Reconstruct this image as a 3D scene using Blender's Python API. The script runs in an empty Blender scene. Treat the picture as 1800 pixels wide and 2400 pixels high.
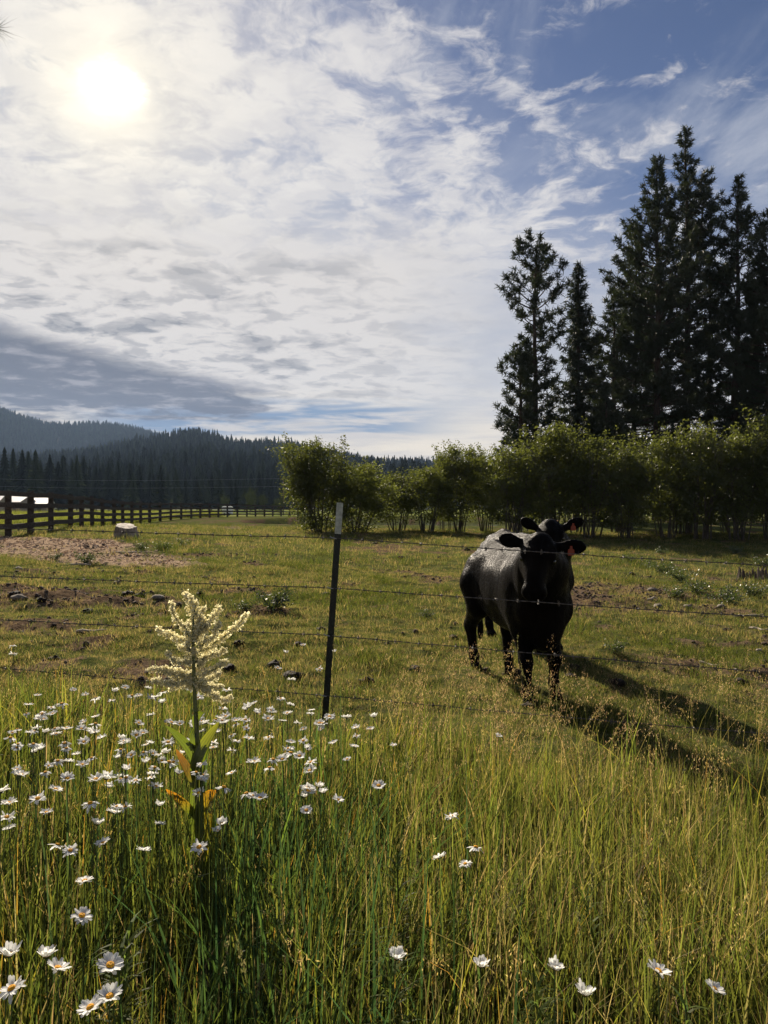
import bpy, math, random
import numpy as np
from mathutils import Vector, Matrix, Euler

# ---------------------------------------------------------------- scene, camera
sc = bpy.context.scene
C = sc.collection
R = math.radians
rng = np.random.default_rng(7)
random.seed(7)
F = 1803.0            # focal length in photograph pixels
CAMZ = 1.5
HORIZON = 1175.0

cam_d = bpy.data.cameras.new('camera')
cam = bpy.data.objects.new('camera', cam_d); C.objects.link(cam)
cam.location = (0, 0, CAMZ); cam.rotation_euler = (R(90), 0, 0)
cam_d.sensor_fit = 'VERTICAL'
cam_d.angle_y = 2 * math.atan(1200 / F)
cam_d.shift_y = -(1200 - HORIZON) / 2400
cam_d.clip_start = 0.05; cam_d.clip_end = 30000
sc.camera = cam

def at(sx, sy, d):
    return Vector(((sx - 900) / F * d, d, CAMZ - (sy - HORIZON) / F * d))

# ---------------------------------------------------------------- exposure, sun
EXPO = 1.12
sc.view_settings.view_transform = 'Standard'
sc.view_settings.look = 'None'
sc.view_settings.exposure = EXPO
sc.view_settings.gamma = 1.0
sc.view_settings.use_curve_mapping = False
SUN_AZ, SUN_EL = R(-19.8), R(26.8)
sun_dir = Vector((math.sin(SUN_AZ) * math.cos(SUN_EL), math.cos(SUN_AZ) * math.cos(SUN_EL), math.sin(SUN_EL)))
sd = bpy.data.lights.new('sun', 'SUN'); sd.energy = 5.0; sd.angle = R(0.6); sd.color = (1.0, 0.87, 0.70)
so = bpy.data.objects.new('sun', sd); C.objects.link(so)
so.rotation_euler = sun_dir.to_track_quat('Z', 'Y').to_euler()
so.location = (-30, 60, 60)
sc.render.engine = 'CYCLES'
sc.cycles.use_denoising = True
sc.cycles.max_bounces = 6; sc.cycles.diffuse_bounces = 3; sc.cycles.glossy_bounces = 2
sc.cycles.transmission_bounces = 4; sc.cycles.transparent_max_bounces = 8; sc.cycles.volume_bounces = 0

# ---------------------------------------------------------------- node expressions
class X:
    """a shader socket with arithmetic"""
    def __init__(s, nt, sock): s.nt, s.s = nt, sock
    def _m(s, op, *o, clamp=False):
        n = s.nt.nodes.new('ShaderNodeMath'); n.operation = op; n.use_clamp = clamp
        s.nt.links.new(s.s, n.inputs[0])
        for i, v in enumerate(o):
            if isinstance(v, X): s.nt.links.new(v.s, n.inputs[i + 1])
            else: n.inputs[i + 1].default_value = v
        return X(s.nt, n.outputs[0])
    def __add__(s, o): return s._m('ADD', o)
    def __radd__(s, o): return s._m('ADD', o)
    def __sub__(s, o): return s._m('SUBTRACT', o)
    def __rsub__(s, o): return (s * -1.0) + o
    def __mul__(s, o): return s._m('MULTIPLY', o)
    def __rmul__(s, o): return s._m('MULTIPLY', o)
    def __truediv__(s, o): return s._m('DIVIDE', o)
    def pow(s, o): return s._m('POWER', o)
    def exp(s):
        n = s.nt.nodes.new('ShaderNodeMath'); n.operation = 'EXPONENT'
        s.nt.links.new(s.s, n.inputs[0]); return X(s.nt, n.outputs[0])
    def fn(s, op, *o): return s._m(op, *o)
    def clamp(s): return s._m('ADD', 0.0, clamp=True)
    def step(s, a, b, lo=0.0, hi=1.0):
        n = s.nt.nodes.new('ShaderNodeMapRange'); n.interpolation_type = 'SMOOTHSTEP'
        if a > b: a, b, lo, hi = b, a, hi, lo
        s.nt.links.new(s.s, n.inputs[0])
        n.inputs[1].default_value = a; n.inputs[2].default_value = b
        n.inputs[3].default_value = lo; n.inputs[4].default_value = hi
        return X(s.nt, n.outputs[0])

def comb(nt, a, b, c):
    n = nt.nodes.new('ShaderNodeCombineXYZ')
    for i, v in enumerate((a, b, c)):
        if isinstance(v, X): nt.links.new(v.s, n.inputs[i])
        else: n.inputs[i].default_value = v
    return n.outputs[0]

def noise(nt, vec, scale, detail=4, rough=0.5, dist=0.0, color=False, lac=2.0):
    n = nt.nodes.new('ShaderNodeTexNoise')
    n.inputs['Scale'].default_value = scale; n.inputs['Detail'].default_value = detail
    n.inputs['Roughness'].default_value = rough; n.inputs['Distortion'].default_value = dist
    n.inputs['Lacunarity'].default_value = lac
    if vec is not None: nt.links.new(vec, n.inputs['Vector'])
    return n.outputs['Color'] if color else X(nt, n.outputs[0])

def mixc(nt, fac, a, b, mode='MIX'):
    n = nt.nodes.new('ShaderNodeMix'); n.data_type = 'RGBA'; n.blend_type = mode
    for sock, v in ((n.inputs[0], fac), (n.inputs[6], a), (n.inputs[7], b)):
        if isinstance(v, X): nt.links.new(v.s, sock)
        elif isinstance(v, bpy.types.NodeSocket): nt.links.new(v, sock)
        elif isinstance(v, (int, float)): sock.default_value = v
        else: sock.default_value = (*v, 1)
    return n.outputs[2]

# ---------------------------------------------------------------- sky
def build_sky():
    w = bpy.data.worlds.new('World'); sc.world = w; w.use_nodes = True
    w.cycles.sampling_method = 'MANUAL'; w.cycles.sample_map_resolution = 256
    nt = w.node_tree; nt.nodes.clear()
    tc = nt.nodes.new('ShaderNodeTexCoord')
    sep = nt.nodes.new('ShaderNodeSeparateXYZ'); nt.links.new(tc.outputs['Generated'], sep.inputs[0])
    x, y, z = (X(nt, sep.outputs[i]) for i in range(3))
    zc = z.fn('MAXIMUM', 0.0)
    D = 180 / math.pi
    el = z.fn('ARCSINE') * D
    az = x.fn('ARCTAN2', y) * D
    # coordinates on a flat cloud deck
    px = x / (zc + 0.10); py = y / (zc + 0.10)
    deck = comb(nt, px, py, 0.0)
    def dirv(a, e):
        a, e = R(a), R(e); return Vector((math.sin(a) * math.cos(e), math.cos(a) * math.cos(e), math.sin(e)))
    def circ(p, q, flip=1):
        n = dirv(*p).cross(dirv(*q)).normalized() * flip
        return (x * n.x + y * n.y + z * n.z).fn('ARCSINE') * D
    s = circ((-7.9, 32.8), (12.0, 15.0))             # edge of the veil: + on the blue side
    n0 = dirv(20, 30)
    if dirv(-7.9, 32.8).cross(dirv(12.0, 15.0)).dot(n0) < 0: s = s * -1.0
    cs = x * sun_dir.x + y * sun_dir.y + z * sun_dir.z
    th = cs.fn('MINIMUM', 0.999999).fn('ARCCOSINE') * D

    def warp(amp, sc, z0=0.0):
        v = nt.nodes.new('ShaderNodeVectorMath'); v.operation = 'MULTIPLY_ADD'
        nt.links.new(noise(nt, deck, sc, 4, 0.55, 0, True), v.inputs[0])
        v.inputs[1].default_value = (amp, amp, 0); nt.links.new(deck, v.inputs[2]); return v.outputs[0]
    nbig = noise(nt, deck, 0.9, 5, 0.55, 0.3)
    nmid = noise(nt, deck, 2.6, 8, 0.60, 0.25)
    nfin = noise(nt, warp(0.30, 2.6), 7.5, 10, 0.64, 0.0)
    # wisps stretched along the wind
    rot = comb(nt, px * 0.9 + py * 0.25, py * 0.33 - px * 0.35, 1.7)
    nst = noise(nt, rot, 2.2, 9, 0.6, 0.7)
    # rounded lumps of the lower deck, finer towards the horizon
    nl = noise(nt, warp(0.35, 2.0), 3.6, 7, 0.55, 0.0)
    nl2 = noise(nt, warp(0.25, 4.0), 8.0, 6, 0.55, 0.0)

    sky = nt.nodes.new('ShaderNodeTexSky'); sky.sky_type = 'NISHITA'; sky.sun_disc = False
    sky.sun_elevation = SUN_EL; sky.sun_rotation = SUN_AZ
    sky.altitude = 600; sky.air_density = 1.0; sky.dust_density = 0.6; sky.ozone_density = 1.6
    k = 10 / 2 ** EXPO                                   # display value -> world units at strength 0.1
    blue = mixc(nt, 1.0, sky.outputs[0], tuple(v * 2 ** (0.75 - EXPO) for v in (0.25, 0.265, 0.34)), 'MULTIPLY')
    def col(r, g, b): return (r * k, g * k, b * k)
    warm = (th * (-1 / 10.0)).exp()
    # --- thin high veil, thinning out to the blue side
    sw = s + (nbig - 0.5) * 20.0 + (nst - 0.5) * 14.0
    veilc = mixc(nt, warm, col(0.43, 0.455, 0.54), col(0.76, 0.71, 0.66))
    c = mixc(nt, sw.step(10, -12) * 0.86, blue, veilc)
    # --- faint wisps over the blue
    wisp = nst.step(0.42, 0.68) * el.step(38, 12, 0.7, 1.0) * 0.85
    c = mixc(nt, wisp, c, col(0.46, 0.49, 0.57))
    c = mixc(nt, (el + (nst - 0.5) * 10).step(21, 8) * 0.80, c, col(0.56, 0.56, 0.59))
    # --- curdled white flakes, thinning out across the edge
    bias = ((s - 8.5) * -0.0095).fn('MINIMUM', 0.10)
    fa = (nfin * 0.70 + nmid * 0.30 + bias).step(0.475, 0.64) * el.step(12, 19)
    flakec = mixc(nt, warm, col(0.76, 0.735, 0.725), col(0.98, 0.92, 0.83))
    flakec = mixc(nt, nl2.step(0.62, 0.40) * 0.35, flakec, col(0.52, 0.52, 0.57))
    c = mixc(nt, fa * 0.92, c, flakec)
    # --- lumpy deck low on the sun's side: bright rims, grey hearts
    elw = el + (nbig - 0.5) * 7.0
    deckm = elw.step(22, 16) * elw.step(3.5, 6.5) * (az + (nmid - 0.5) * 18).step(12, 0)
    lit = mixc(nt, warm, col(0.74, 0.70, 0.67), col(0.86, 0.80, 0.74))
    heart = (nl.step(0.49, 0.64) * 0.70 + nl2.step(0.48, 0.64) * 0.55).clamp() * az.step(10, -14, 0.35, 1.0) * el.step(22, 11, 0.45, 1.0)
    deckc = mixc(nt, heart, lit, col(0.27, 0.275, 0.30))
    c = mixc(nt, deckm * 0.93, c, deckc)
    # --- pale warm band close to the horizon
    str_v = comb(nt, az * 0.055, el * 0.55, 3.1)
    nstr = noise(nt, str_v, 2.2, 7, 0.58, 0.4)
    hor = el.step(9.5, 4)
    c = mixc(nt, hor * 0.92, c, mixc(nt, nstr.step(0.36, 0.64), col(0.64, 0.59, 0.55), col(0.90, 0.79, 0.64)))
    # --- strip of open blue under the deck
    elb = el + (nstr - 0.5) * 2.6
    strip = elb.step(4.7, 5.4) * elb.step(7.9, 6.8) * az.step(-25, -17) * az.step(8, -2)
    c = mixc(nt, strip * nstr.step(0.36, 0.52) * 0.95, c, col(0.17, 0.27, 0.43))
    # --- dark bank
    top = (az * -0.20) + 6.1                             # its upper edge slopes down to the right
    eld = el + (nl - 0.5) * 2.6 + (nl2 - 0.5) * 1.8
    bank = (eld - top).step(0.7, -0.5) * (eld + (nbig - 0.5) * 1.5).step(5.4, 6.6) * (az + (nl - 0.5) * 14).step(-7.5, -10.5)
    bankc = mixc(nt, (nl * 0.6 + nl2 * 0.4).step(0.36, 0.52), col(0.31, 0.31, 0.35), col(0.13, 0.14, 0.185))
    c = mixc(nt, bank * 0.96, c, bankc)
    # --- glare of the sun through the veil
    tn = th + (nfin - 0.5) * 7.0 + (nmid - 0.5) * 4.0
    g1 = ((tn / 0.85).fn('MAXIMUM', 0.0).pow(1.5) * -1.0).exp() * 2.2
    g2 = (th * (-1 / 3.4)).exp() * 0.55
    g = nt.nodes.new('ShaderNodeCombineColor')
    nt.links.new(((g1 + g2) * k).s, g.inputs[0]); nt.links.new(((g1 * 0.90 + g2 * 0.84) * k).s, g.inputs[1])
    nt.links.new(((g1 * 0.62 + g2 * 0.42) * k).s, g.inputs[2])
    c = mixc(nt, 1.0, c, g.outputs[0], 'ADD')
    bg = nt.nodes.new('ShaderNodeBackground'); bg.inputs['Strength'].default_value = 0.1
    nt.links.new(c, bg.inputs['Color'])
    out = nt.nodes.new('ShaderNodeOutputWorld'); nt.links.new(bg.outputs[0], out.inputs['Surface'])
build_sky()

# ================================================================ helpers
def link(o): C.objects.link(o); return o
def tag(o, label=None, cat=None, group=None, kind=None):
    if label: o['label'] = label
    if cat: o['category'] = cat
    if group: o['group'] = group
    if kind: o['kind'] = kind
    return o
def thing(name, label, cat, loc=(0, 0, 0), rz=0.0, group=None, scale=1.0):
    o = link(bpy.data.objects.new(name, None)); o.location = loc; o.rotation_euler = (0, 0, rz)
    o.scale = (scale,) * 3; o.empty_display_size = 0.2
    return tag(o, label, cat, group)
def np_mesh(name, V, faces, mat, smooth=False, attrs=None):
    """faces: int array (n,k) or a list of such arrays"""
    me = bpy.data.meshes.new(name)
    V = np.asarray(V, np.float32).reshape(-1, 3)
    if not isinstance(faces, list): faces = [faces]
    faces = [np.asarray(f, np.int32) for f in faces if len(f)]
    me.vertices.add(len(V)); me.vertices.foreach_set('co', V.ravel())
    nl = sum(f.size for f in faces); npoly = sum(len(f) for f in faces)
    me.loops.add(nl); me.loops.foreach_set('vertex_index', np.concatenate([f.ravel() for f in faces]))
    me.polygons.add(npoly)
    tot = np.concatenate([np.full(len(f), f.shape[1], np.int32) for f in faces])
    st = np.concatenate([[0], np.cumsum(tot)[:-1]]).astype(np.int32)
    me.polygons.foreach_set('loop_start', st)
    me.polygons.foreach_set('use_smooth', np.full(npoly, smooth))
    for an, av in (attrs or {}).items():
        av = np.asarray(av, np.float32)
        if av.ndim == 1:
            a = me.attributes.new(an, 'FLOAT', 'POINT'); a.data.foreach_set('value', av)
        else:
            a = me.attributes.new(an, 'FLOAT_COLOR', 'POINT')
            if av.shape[1] == 3: av = np.concatenate([av, np.ones((len(av), 1), np.float32)], 1)
            a.data.foreach_set('color', av.ravel())
    me.update(calc_edges=True); me.validate()
    if mat: me.materials.append(mat)
    return me
def obj(name, me, parent=None, loc=None, rot=None, scale=None):
    o = link(bpy.data.objects.new(name, me))
    if parent: o.parent = parent
    if loc is not None: o.location = loc
    if rot is not None: o.rotation_euler = rot
    if scale is not None: o.scale = scale if hasattr(scale, '__len__') else (scale,) * 3
    return o
class MB:
    """collects vertices and faces of one part"""
    def __init__(s): s.V = []; s.q = []; s.t = []; s.n = 0; s.att = []
    def add(s, V, q=None, t=None, a=None):
        V = np.asarray(V, float).reshape(-1, 3)
        if q is not None and len(q): s.q.append(np.asarray(q, np.int32) + s.n)
        if t is not None and len(t): s.t.append(np.asarray(t, np.int32) + s.n)
        s.V.append(V); s.n += len(V)
        if a is not None: s.att.append(np.broadcast_to(np.asarray(a, float), (len(V), 3)))
        return s
    def tube(s, pts, rad, k=6, cap=True, a=None):
        pts = np.asarray(pts, float); n = len(pts); rad = np.broadcast_to(np.asarray(rad, float), (n,))
        T = np.gradient(pts, axis=0); T /= np.linalg.norm(T, axis=1)[:, None] + 1e-9
        ref = np.array([0, 0, 1.0]) if abs(T[0][2]) < 0.9 else np.array([1.0, 0, 0])
        A = np.cross(T, ref); A /= np.linalg.norm(A, axis=1)[:, None] + 1e-9; B = np.cross(T, A)
        ang = np.arange(k) * 2 * math.pi / k
        ring = (A[:, None] * np.cos(ang)[None, :, None] + B[:, None] * np.sin(ang)[None, :, None]) * rad[:, None, None]
        V = (pts[:, None] + ring).reshape(-1, 3)
        i = np.arange(n - 1)[:, None] * k; j = np.arange(k)[None]; j2 = (j + 1) % k
        q = np.stack([i + j, i + j2, i + k + j2, i + k + j], -1).reshape(-1, 4)
        t = None
        if cap:
            V = np.concatenate([V, pts[[0, -1]]]); e = n * k
            jj = np.arange(k); t = np.concatenate([np.stack([np.full(k, e), (jj + 1) % k, jj], 1),
                np.stack([np.full(k, e + 1), (n - 1) * k + jj, (n - 1) * k + (jj + 1) % k], 1)])
        return s.add(V, q, t, a)
    def box(s, c, size, M=None, a=None):
        o = np.array([[i, j, k] for i in (-.5, .5) for j in (-.5, .5) for k in (-.5, .5)]) * np.asarray(size)
        if M is not None: o = o @ np.asarray(M).T
        q = [[0, 1, 3, 2], [4, 6, 7, 5], [0, 4, 5, 1], [2, 3, 7, 6], [0, 2, 6, 4], [1, 5, 7, 3]]
        return s.add(o + np.asarray(c), q, None, a)
    def mesh(s, name, mat, smooth=False, an='tint'):
        f = []
        if s.q: f.append(np.concatenate(s.q))
        if s.t: f.append(np.concatenate(s.t))
        at_ = {an: np.concatenate(s.att)} if s.att and sum(map(len, s.att)) == s.n else None
        return np_mesh(name, np.concatenate(s.V), f, mat, smooth, at_)

def vnoise(x, y, seed=0):
    """value noise, vectorised"""
    x = np.asarray(x, float); y = np.asarray(y, float)
    xi = np.floor(x).astype(np.int64); yi = np.floor(y).astype(np.int64)
    fx = x - xi; fy = y - yi; fx = fx * fx * (3 - 2 * fx); fy = fy * fy * (3 - 2 * fy)
    def h(a, b):
        n = (a * 374761393 + b * 668265263 + seed * 974711) & 0x7fffffff
        n = ((n ^ (n >> 13)) * 1274126177) & 0x7fffffff
        return ((n ^ (n >> 16)) & 0xffff) / 65535.0
    return (h(xi, yi) * (1 - fx) + h(xi + 1, yi) * fx) * (1 - fy) + (h(xi, yi + 1) * (1 - fx) + h(xi + 1, yi + 1) * fx) * fy
def fbm(x, y, seed=0, o=4):
    v = 0; a = 0.5
    for i in range(o):
        v = v + a * vnoise(x * 2 ** i + 17.3 * i, y * 2 ** i - 9.1 * i, seed + i); a *= 0.5
    return v / (1 - 0.5 ** o)
def sstep(a, b, x):
    t = np.clip((np.asarray(x, float) - a) / (b - a), 0, 1); return t * t * (3 - 2 * t)

# ================================================================ materials
def new_mat(name):
    m = bpy.data.materials.new(name); m.use_nodes = True; nt = m.node_tree; nt.nodes.clear()
    out = nt.nodes.new('ShaderNodeOutputMaterial'); return m, nt, out
def bsdf(nt, col, rough=0.8, spec=0.3, **kw):
    b = nt.nodes.new('ShaderNodeBsdfPrincipled')
    if isinstance(col, bpy.types.NodeSocket): nt.links.new(col, b.inputs['Base Color'])
    else: b.inputs['Base Color'].default_value = (*col, 1)
    if isinstance(rough, X): nt.links.new(rough.s, b.inputs['Roughness'])
    else: b.inputs['Roughness'].default_value = rough
    b.inputs['Specular IOR Level'].default_value = spec
    for k_, v in kw.items(): b.inputs[k_.replace('_', ' ')].default_value = v
    return b
def bump(nt, h, b, strength=0.5, dist=0.02):
    n = nt.nodes.new('ShaderNodeBump'); n.inputs['Strength'].default_value = strength; n.inputs['Distance'].default_value = dist
    nt.links.new(h.s, n.inputs['Height']); nt.links.new(n.outputs[0], b.inputs['Normal'])
def coords(nt, kind='Object', scale=None):
    t = nt.nodes.new('ShaderNodeTexCoord'); o = t.outputs[kind]
    if scale:
        m = nt.nodes.new('ShaderNodeMapping'); m.inputs['Scale'].default_value = scale; nt.links.new(o, m.inputs[0]); o = m.outputs[0]
    return o
def simple(name, col, rough=0.8, spec=0.3, var=0.25, scale=20, bumps=0.0, stretch=None, metallic=0.0):
    m, nt, out = new_mat(name)
    co = coords(nt, 'Object', stretch)
    n = noise(nt, co, scale, 6, 0.6)
    c = mixc(nt, n.step(0.3, 0.7), tuple(v * (1 - var) for v in col), tuple(min(1, v * (1 + var)) for v in col))
    b = bsdf(nt, c, rough, spec, Metallic=metallic)
    if bumps: bump(nt, n, b, bumps, 0.02)
    nt.links.new(b.outputs[0], out.inputs[0]); return m
def leafy(name, col=None, attr=None, trans=0.5, tcol=(1.5, 1.7, 0.8), rough=0.45, spec=0.3, var=0.3, gloss=0.06):
    """thin leaf: reflects on one side and lets light through; colour given or from a mesh attribute"""
    m, nt, out = new_mat(name)
    if attr:
        a = nt.nodes.new('ShaderNodeAttribute'); a.attribute_name = attr; c = a.outputs['Color']
    else:
        oi = nt.nodes.new('ShaderNodeObjectInfo')
        c = mixc(nt, X(nt, oi.outputs['Random']), tuple(v * (1 - var) for v in col), tuple(v * (1 + var) for v in col))
    d = nt.nodes.new('ShaderNodeBsdfDiffuse'); nt.links.new(c, d.inputs[0])
    t = nt.nodes.new('ShaderNodeBsdfTranslucent'); nt.links.new(mixc(nt, 1.0, c, tcol, 'MULTIPLY'), t.inputs[0])
    mx = nt.nodes.new('ShaderNodeMixShader'); mx.inputs[0].default_value = trans
    nt.links.new(d.outputs[0], mx.inputs[1]); nt.links.new(t.outputs[0], mx.inputs[2])
    g = nt.nodes.new('ShaderNodeBsdfGlossy'); g.inputs['Roughness'].default_value = rough
    g.inputs[0].default_value = (1, 1, 1, 1)
    m2 = nt.nodes.new('ShaderNodeMixShader'); m2.inputs[0].default_value = gloss
    nt.links.new(mx.outputs[0], m2.inputs[1]); nt.links.new(g.outputs[0], m2.inputs[2])
    nt.links.new(m2.outputs[0], out.inputs[0]); return m

M = {}
M['blade'] = leafy('grass_blade', attr='tint', trans=0.52, tcol=(1.70, 1.72, 0.92), gloss=0.004)
M['petal'] = leafy('daisy_petal', (0.80, 0.80, 0.78), trans=0.45, tcol=(1.0, 1.0, 0.97), var=0.05, gloss=0.02)
M['disc'] = simple('daisy_disc', (0.75, 0.36, 0.02), 0.8, 0.2, 0.3, 300, 0.6)
M['stem'] = leafy('green_stem', (0.07, 0.10, 0.03), trans=0.15, gloss=0.05)
M['plume'] = leafy('cream_floret', (0.74, 0.71, 0.54), trans=0.48, tcol=(1.1, 1.06, 0.85), var=0.15, gloss=0.02)
M['leafgreen'] = leafy('broad_leaf_green', attr='tint', trans=0.6, tcol=(1.7, 1.6, 0.7), gloss=0.05)
M['alder'] = leafy('alder_leaf', (0.072, 0.086, 0.026), trans=0.52, tcol=(1.75, 1.68, 0.8), var=0.25, gloss=0.03)
M['farleaf'] = leafy('far_leaf', (0.034, 0.044, 0.016), trans=0.3, tcol=(1.4, 1.4, 0.8), var=0.25, gloss=0.0)
M['needle'] = leafy('conifer_needle', (0.024, 0.032, 0.016), trans=0.20, tcol=(1.6, 1.6, 0.8), var=0.2, gloss=0.03)
M['farneedle'] = leafy('distant_conifer', (0.020, 0.031, 0.018), trans=0.12, tcol=(1.3, 1.3, 0.8), var=0.4, gloss=0.0)
M['midneedle'] = leafy('valley_needle', (0.036, 0.047, 0.028), trans=0.30, tcol=(1.4, 1.4, 0.9), var=0.45, gloss=0.0)  # lighter copy of the needle colour, standing for hazy sun on nearer trees
M['bark'] = simple('conifer_bark', (0.055, 0.042, 0.034), 0.95, 0.1, 0.5, 6, 0.8, (1, 1, 0.25))
M['alderbark'] = simple('alder_bark', (0.085, 0.075, 0.062), 0.9, 0.15, 0.4, 12, 0.3, (1, 1, 0.3))
M['post_paint'] = simple('dark_post_paint', (0.013, 0.017, 0.014), 0.5, 0.4, 0.4, 30, 0.15)
M['post_tip'] = simple('whitish_post_tip', (0.42, 0.44, 0.40), 0.6, 0.35, 0.25, 40, 0.1)
M['wire'] = simple('weathered_wire', (0.11, 0.095, 0.085), 0.62, 0.35, 0.4, 60, 0.0, None, 0.25)
M['rail'] = simple('weathered_rail_wood', (0.062, 0.051, 0.043), 0.9, 0.15, 0.45, 5, 0.5, (0.4, 3, 3))
M['dung'] = simple('dung', (0.020, 0.014, 0.010), 0.9, 0.2, 0.5, 30, 1.0)
M['stone'] = simple('field_stone', (0.17, 0.145, 0.115), 0.9, 0.2, 0.4, 14, 0.7)
M['stick'] = simple('bleached_stick', (0.42, 0.36, 0.28), 0.85, 0.2, 0.25, 30, 0.3)
M['cutwood'] = simple('cut_wood', (0.50, 0.44, 0.36), 0.85, 0.2, 0.25, 10, 0.3)
M['chip'] = leafy('wood_chip', (0.46, 0.345, 0.25), trans=0.0, var=0.55, gloss=0.0)
M['stumpbark'] = simple('stump_bark', (0.25, 0.21, 0.17), 0.95, 0.1, 0.55, 9, 1.0, (1, 1, 0.2))
M['oldwood'] = simple('grey_old_wood', (0.13, 0.105, 0.085), 0.95, 0.1, 0.5, 12, 0.9, (1, 1, 0.2))
M['roof_metal'] = simple('pale_metal_roof', (0.42, 0.43, 0.45), 0.55, 0.4, 0.12, 3, 0.0, None, 0.4)
M['shed_wall'] = simple('shed_wall', (0.30, 0.25, 0.21), 0.85, 0.2, 0.25, 3)
M['shed_door'] = simple('shed_door', (0.11, 0.09, 0.08), 0.8, 0.2, 0.25, 3)
M['trailer'] = simple('white_trailer_skin', (0.78, 0.78, 0.78), 0.4, 0.4, 0.05, 3)
M['tyre'] = simple('tyre_rubber', (0.03, 0.03, 0.03), 0.8, 0.2, 0.2, 8)
M['pole'] = simple('utility_pole_wood', (0.12, 0.085, 0.06), 0.9, 0.1, 0.3, 4)
M['tag'] = simple('orange_ear_tag', (0.26, 0.045, 0.018), 0.5, 0.35, 0.1, 40)  # orange dimmed in the colour itself to paint in the shade on the tags
M['eye'] = simple('dark_eye', (0.006, 0.005, 0.004), 0.06, 0.6, 0.1, 20)

def hide_mat():
    m, nt, out = new_mat('black_cattle_coat')
    co = coords(nt, 'Object')
    st = coords(nt, 'Object', (26, 60, 14))
    fine = noise(nt, st, 2.4, 7, 0.7, 0.4)
    big = noise(nt, co, 5, 4, 0.5)
    c = mixc(nt, big.step(0.35, 0.7), (0.0036, 0.0031, 0.0030), (0.0075, 0.0058, 0.0050))
    b = bsdf(nt, c, fine.step(0.3, 0.75, 0.22, 0.36), 0.05)
    strk = noise(nt, coords(nt, 'Object', (7, 9, 2.2)), 2.0, 5, 0.6, 0.6)
    nt.links.new((strk.step(0.40, 0.70) * fine.step(0.20, 0.55) * 0.024 + 0.006).s, b.inputs['Specular IOR Level'])
    b.inputs['Sheen Weight'].default_value = 0.02; b.inputs['Sheen Roughness'].default_value = 0.4
    bump(nt, fine * 0.8 + big * 0.3, b, 0.4, 0.03)
    nt.links.new(b.outputs[0], out.inputs[0]); return m
M['hide'] = hide_mat()

# ================================================================ terrain
def bare(x, y):
    """0 = turf, 1 = trodden soil"""
    x = np.asarray(x, float); y = np.asarray(y, float)
    g = lambda cx, cy, sx, sy: np.exp(-((x - cx) / sx) ** 2 - ((y - cy) / sy) ** 2)
    b = 0.9 * g(-4.4, 10.2, 2.2, 1.0) + 0.55 * g(-3.2, 8.0, 2.2, 0.7) + 0.9 * g(4.6, 14.5, 2.4, 1.8) + 0.85 * g(3.5, 7.7, 1.6, 0.5) \
        + 0.6 * g(3.4, 12.0, 2.2, 0.8) + 0.45 * g(2.0, 5.3, 1.5, .5) + 0.35 * g(-6, 13.0, 3, 1.4) + 0.5 * g(-9, 60, 9, 8) + 0.35 * g(-3.5, 33, 4, 2) \
        + 0.5 * g(0.35, 3.4, 0.25, 0.9)
    off = 1 - g(1.1, 6.0, 1.4, 1.1)
    return off * np.clip(b * (0.45 + 1.1 * fbm(x * 1.3, y * 1.3, 3)) + 0.75 * sstep(0.54, 0.74, fbm(x * 1.1, y * 1.1, 11, 5)) * sstep(4.6, 6, y), 0, 1)
def chips(x, y):
    x = np.asarray(x, float); y = np.asarray(y, float)
    g = lambda cx, cy, sx, sy: np.exp(-((x - cx) / sx) ** 2 - ((y - cy) / sy) ** 2)
    v = g(-9.5, 20.0, 3.2, 3.0) + 0.9 * g(-6.2, 16.8, 2.0, 1.5) + 0.7 * g(-11.5, 16.5, 3, 3) + 0.5 * g(-4.5, 15.6, 1.4, 0.6) + .45 * g(-8, 40, 2.5, 7)
    return np.clip(sstep(0.25, 0.6, v * (0.55 + 0.9 * fbm(x * 1.1, y * 1.1, 21))), 0, 1)
def river(x, y):
    cx = np.clip((np.asarray(x, float) - 1.5) / 12.0, -3, 3); cy = (np.asarray(y, float) - 62) / 12.0
    return np.clip(1.25 - cx ** 4 - cy ** 2, 0, 1)
def ground_z(x, y):
    x = np.asarray(x, float); y = np.asarray(y, float)
    f = 1 / (1 + np.exp((y - 37) / 6.0))
    z = -0.045 * np.clip(x, -22, 14) * f
    z = z - 0.0 * y - 2.2 * sstep(75, 240, y) - 0.35 * sstep(60, 110, y)
    z = z - 1.2 * sstep(0.0, 0.5, river(x, y))
    g = np.exp(-((x - 9.6) / 1.9) ** 2 - ((y - 20.5) / 1.7) ** 2)
    z = z - 0.42 * g - 0.18 * np.exp(-((x - 11.5) / 3) ** 2 - ((y - 24) / 2.5) ** 2)
    near = np.exp(-(y / 45.0) ** 2)
    z = z + near * ((fbm(x * 0.5, y * 0.5, 5) - 0.5) * 0.16 * sstep(4, 9, y) + (fbm(x * 3.0, y * 3.0, 6, 3) - 0.5) * 0.125 * (0.6 + bare(x, y)) + (fbm(x * 7.0, y * 7.0, 16, 2) - 0.5) * 0.065 * sstep(4.5, 6, y))
    z = z + 0.10 * chips(x, y) * (fbm(x * 1.5, y * 1.5, 8) - 0.1)
    return z

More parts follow.
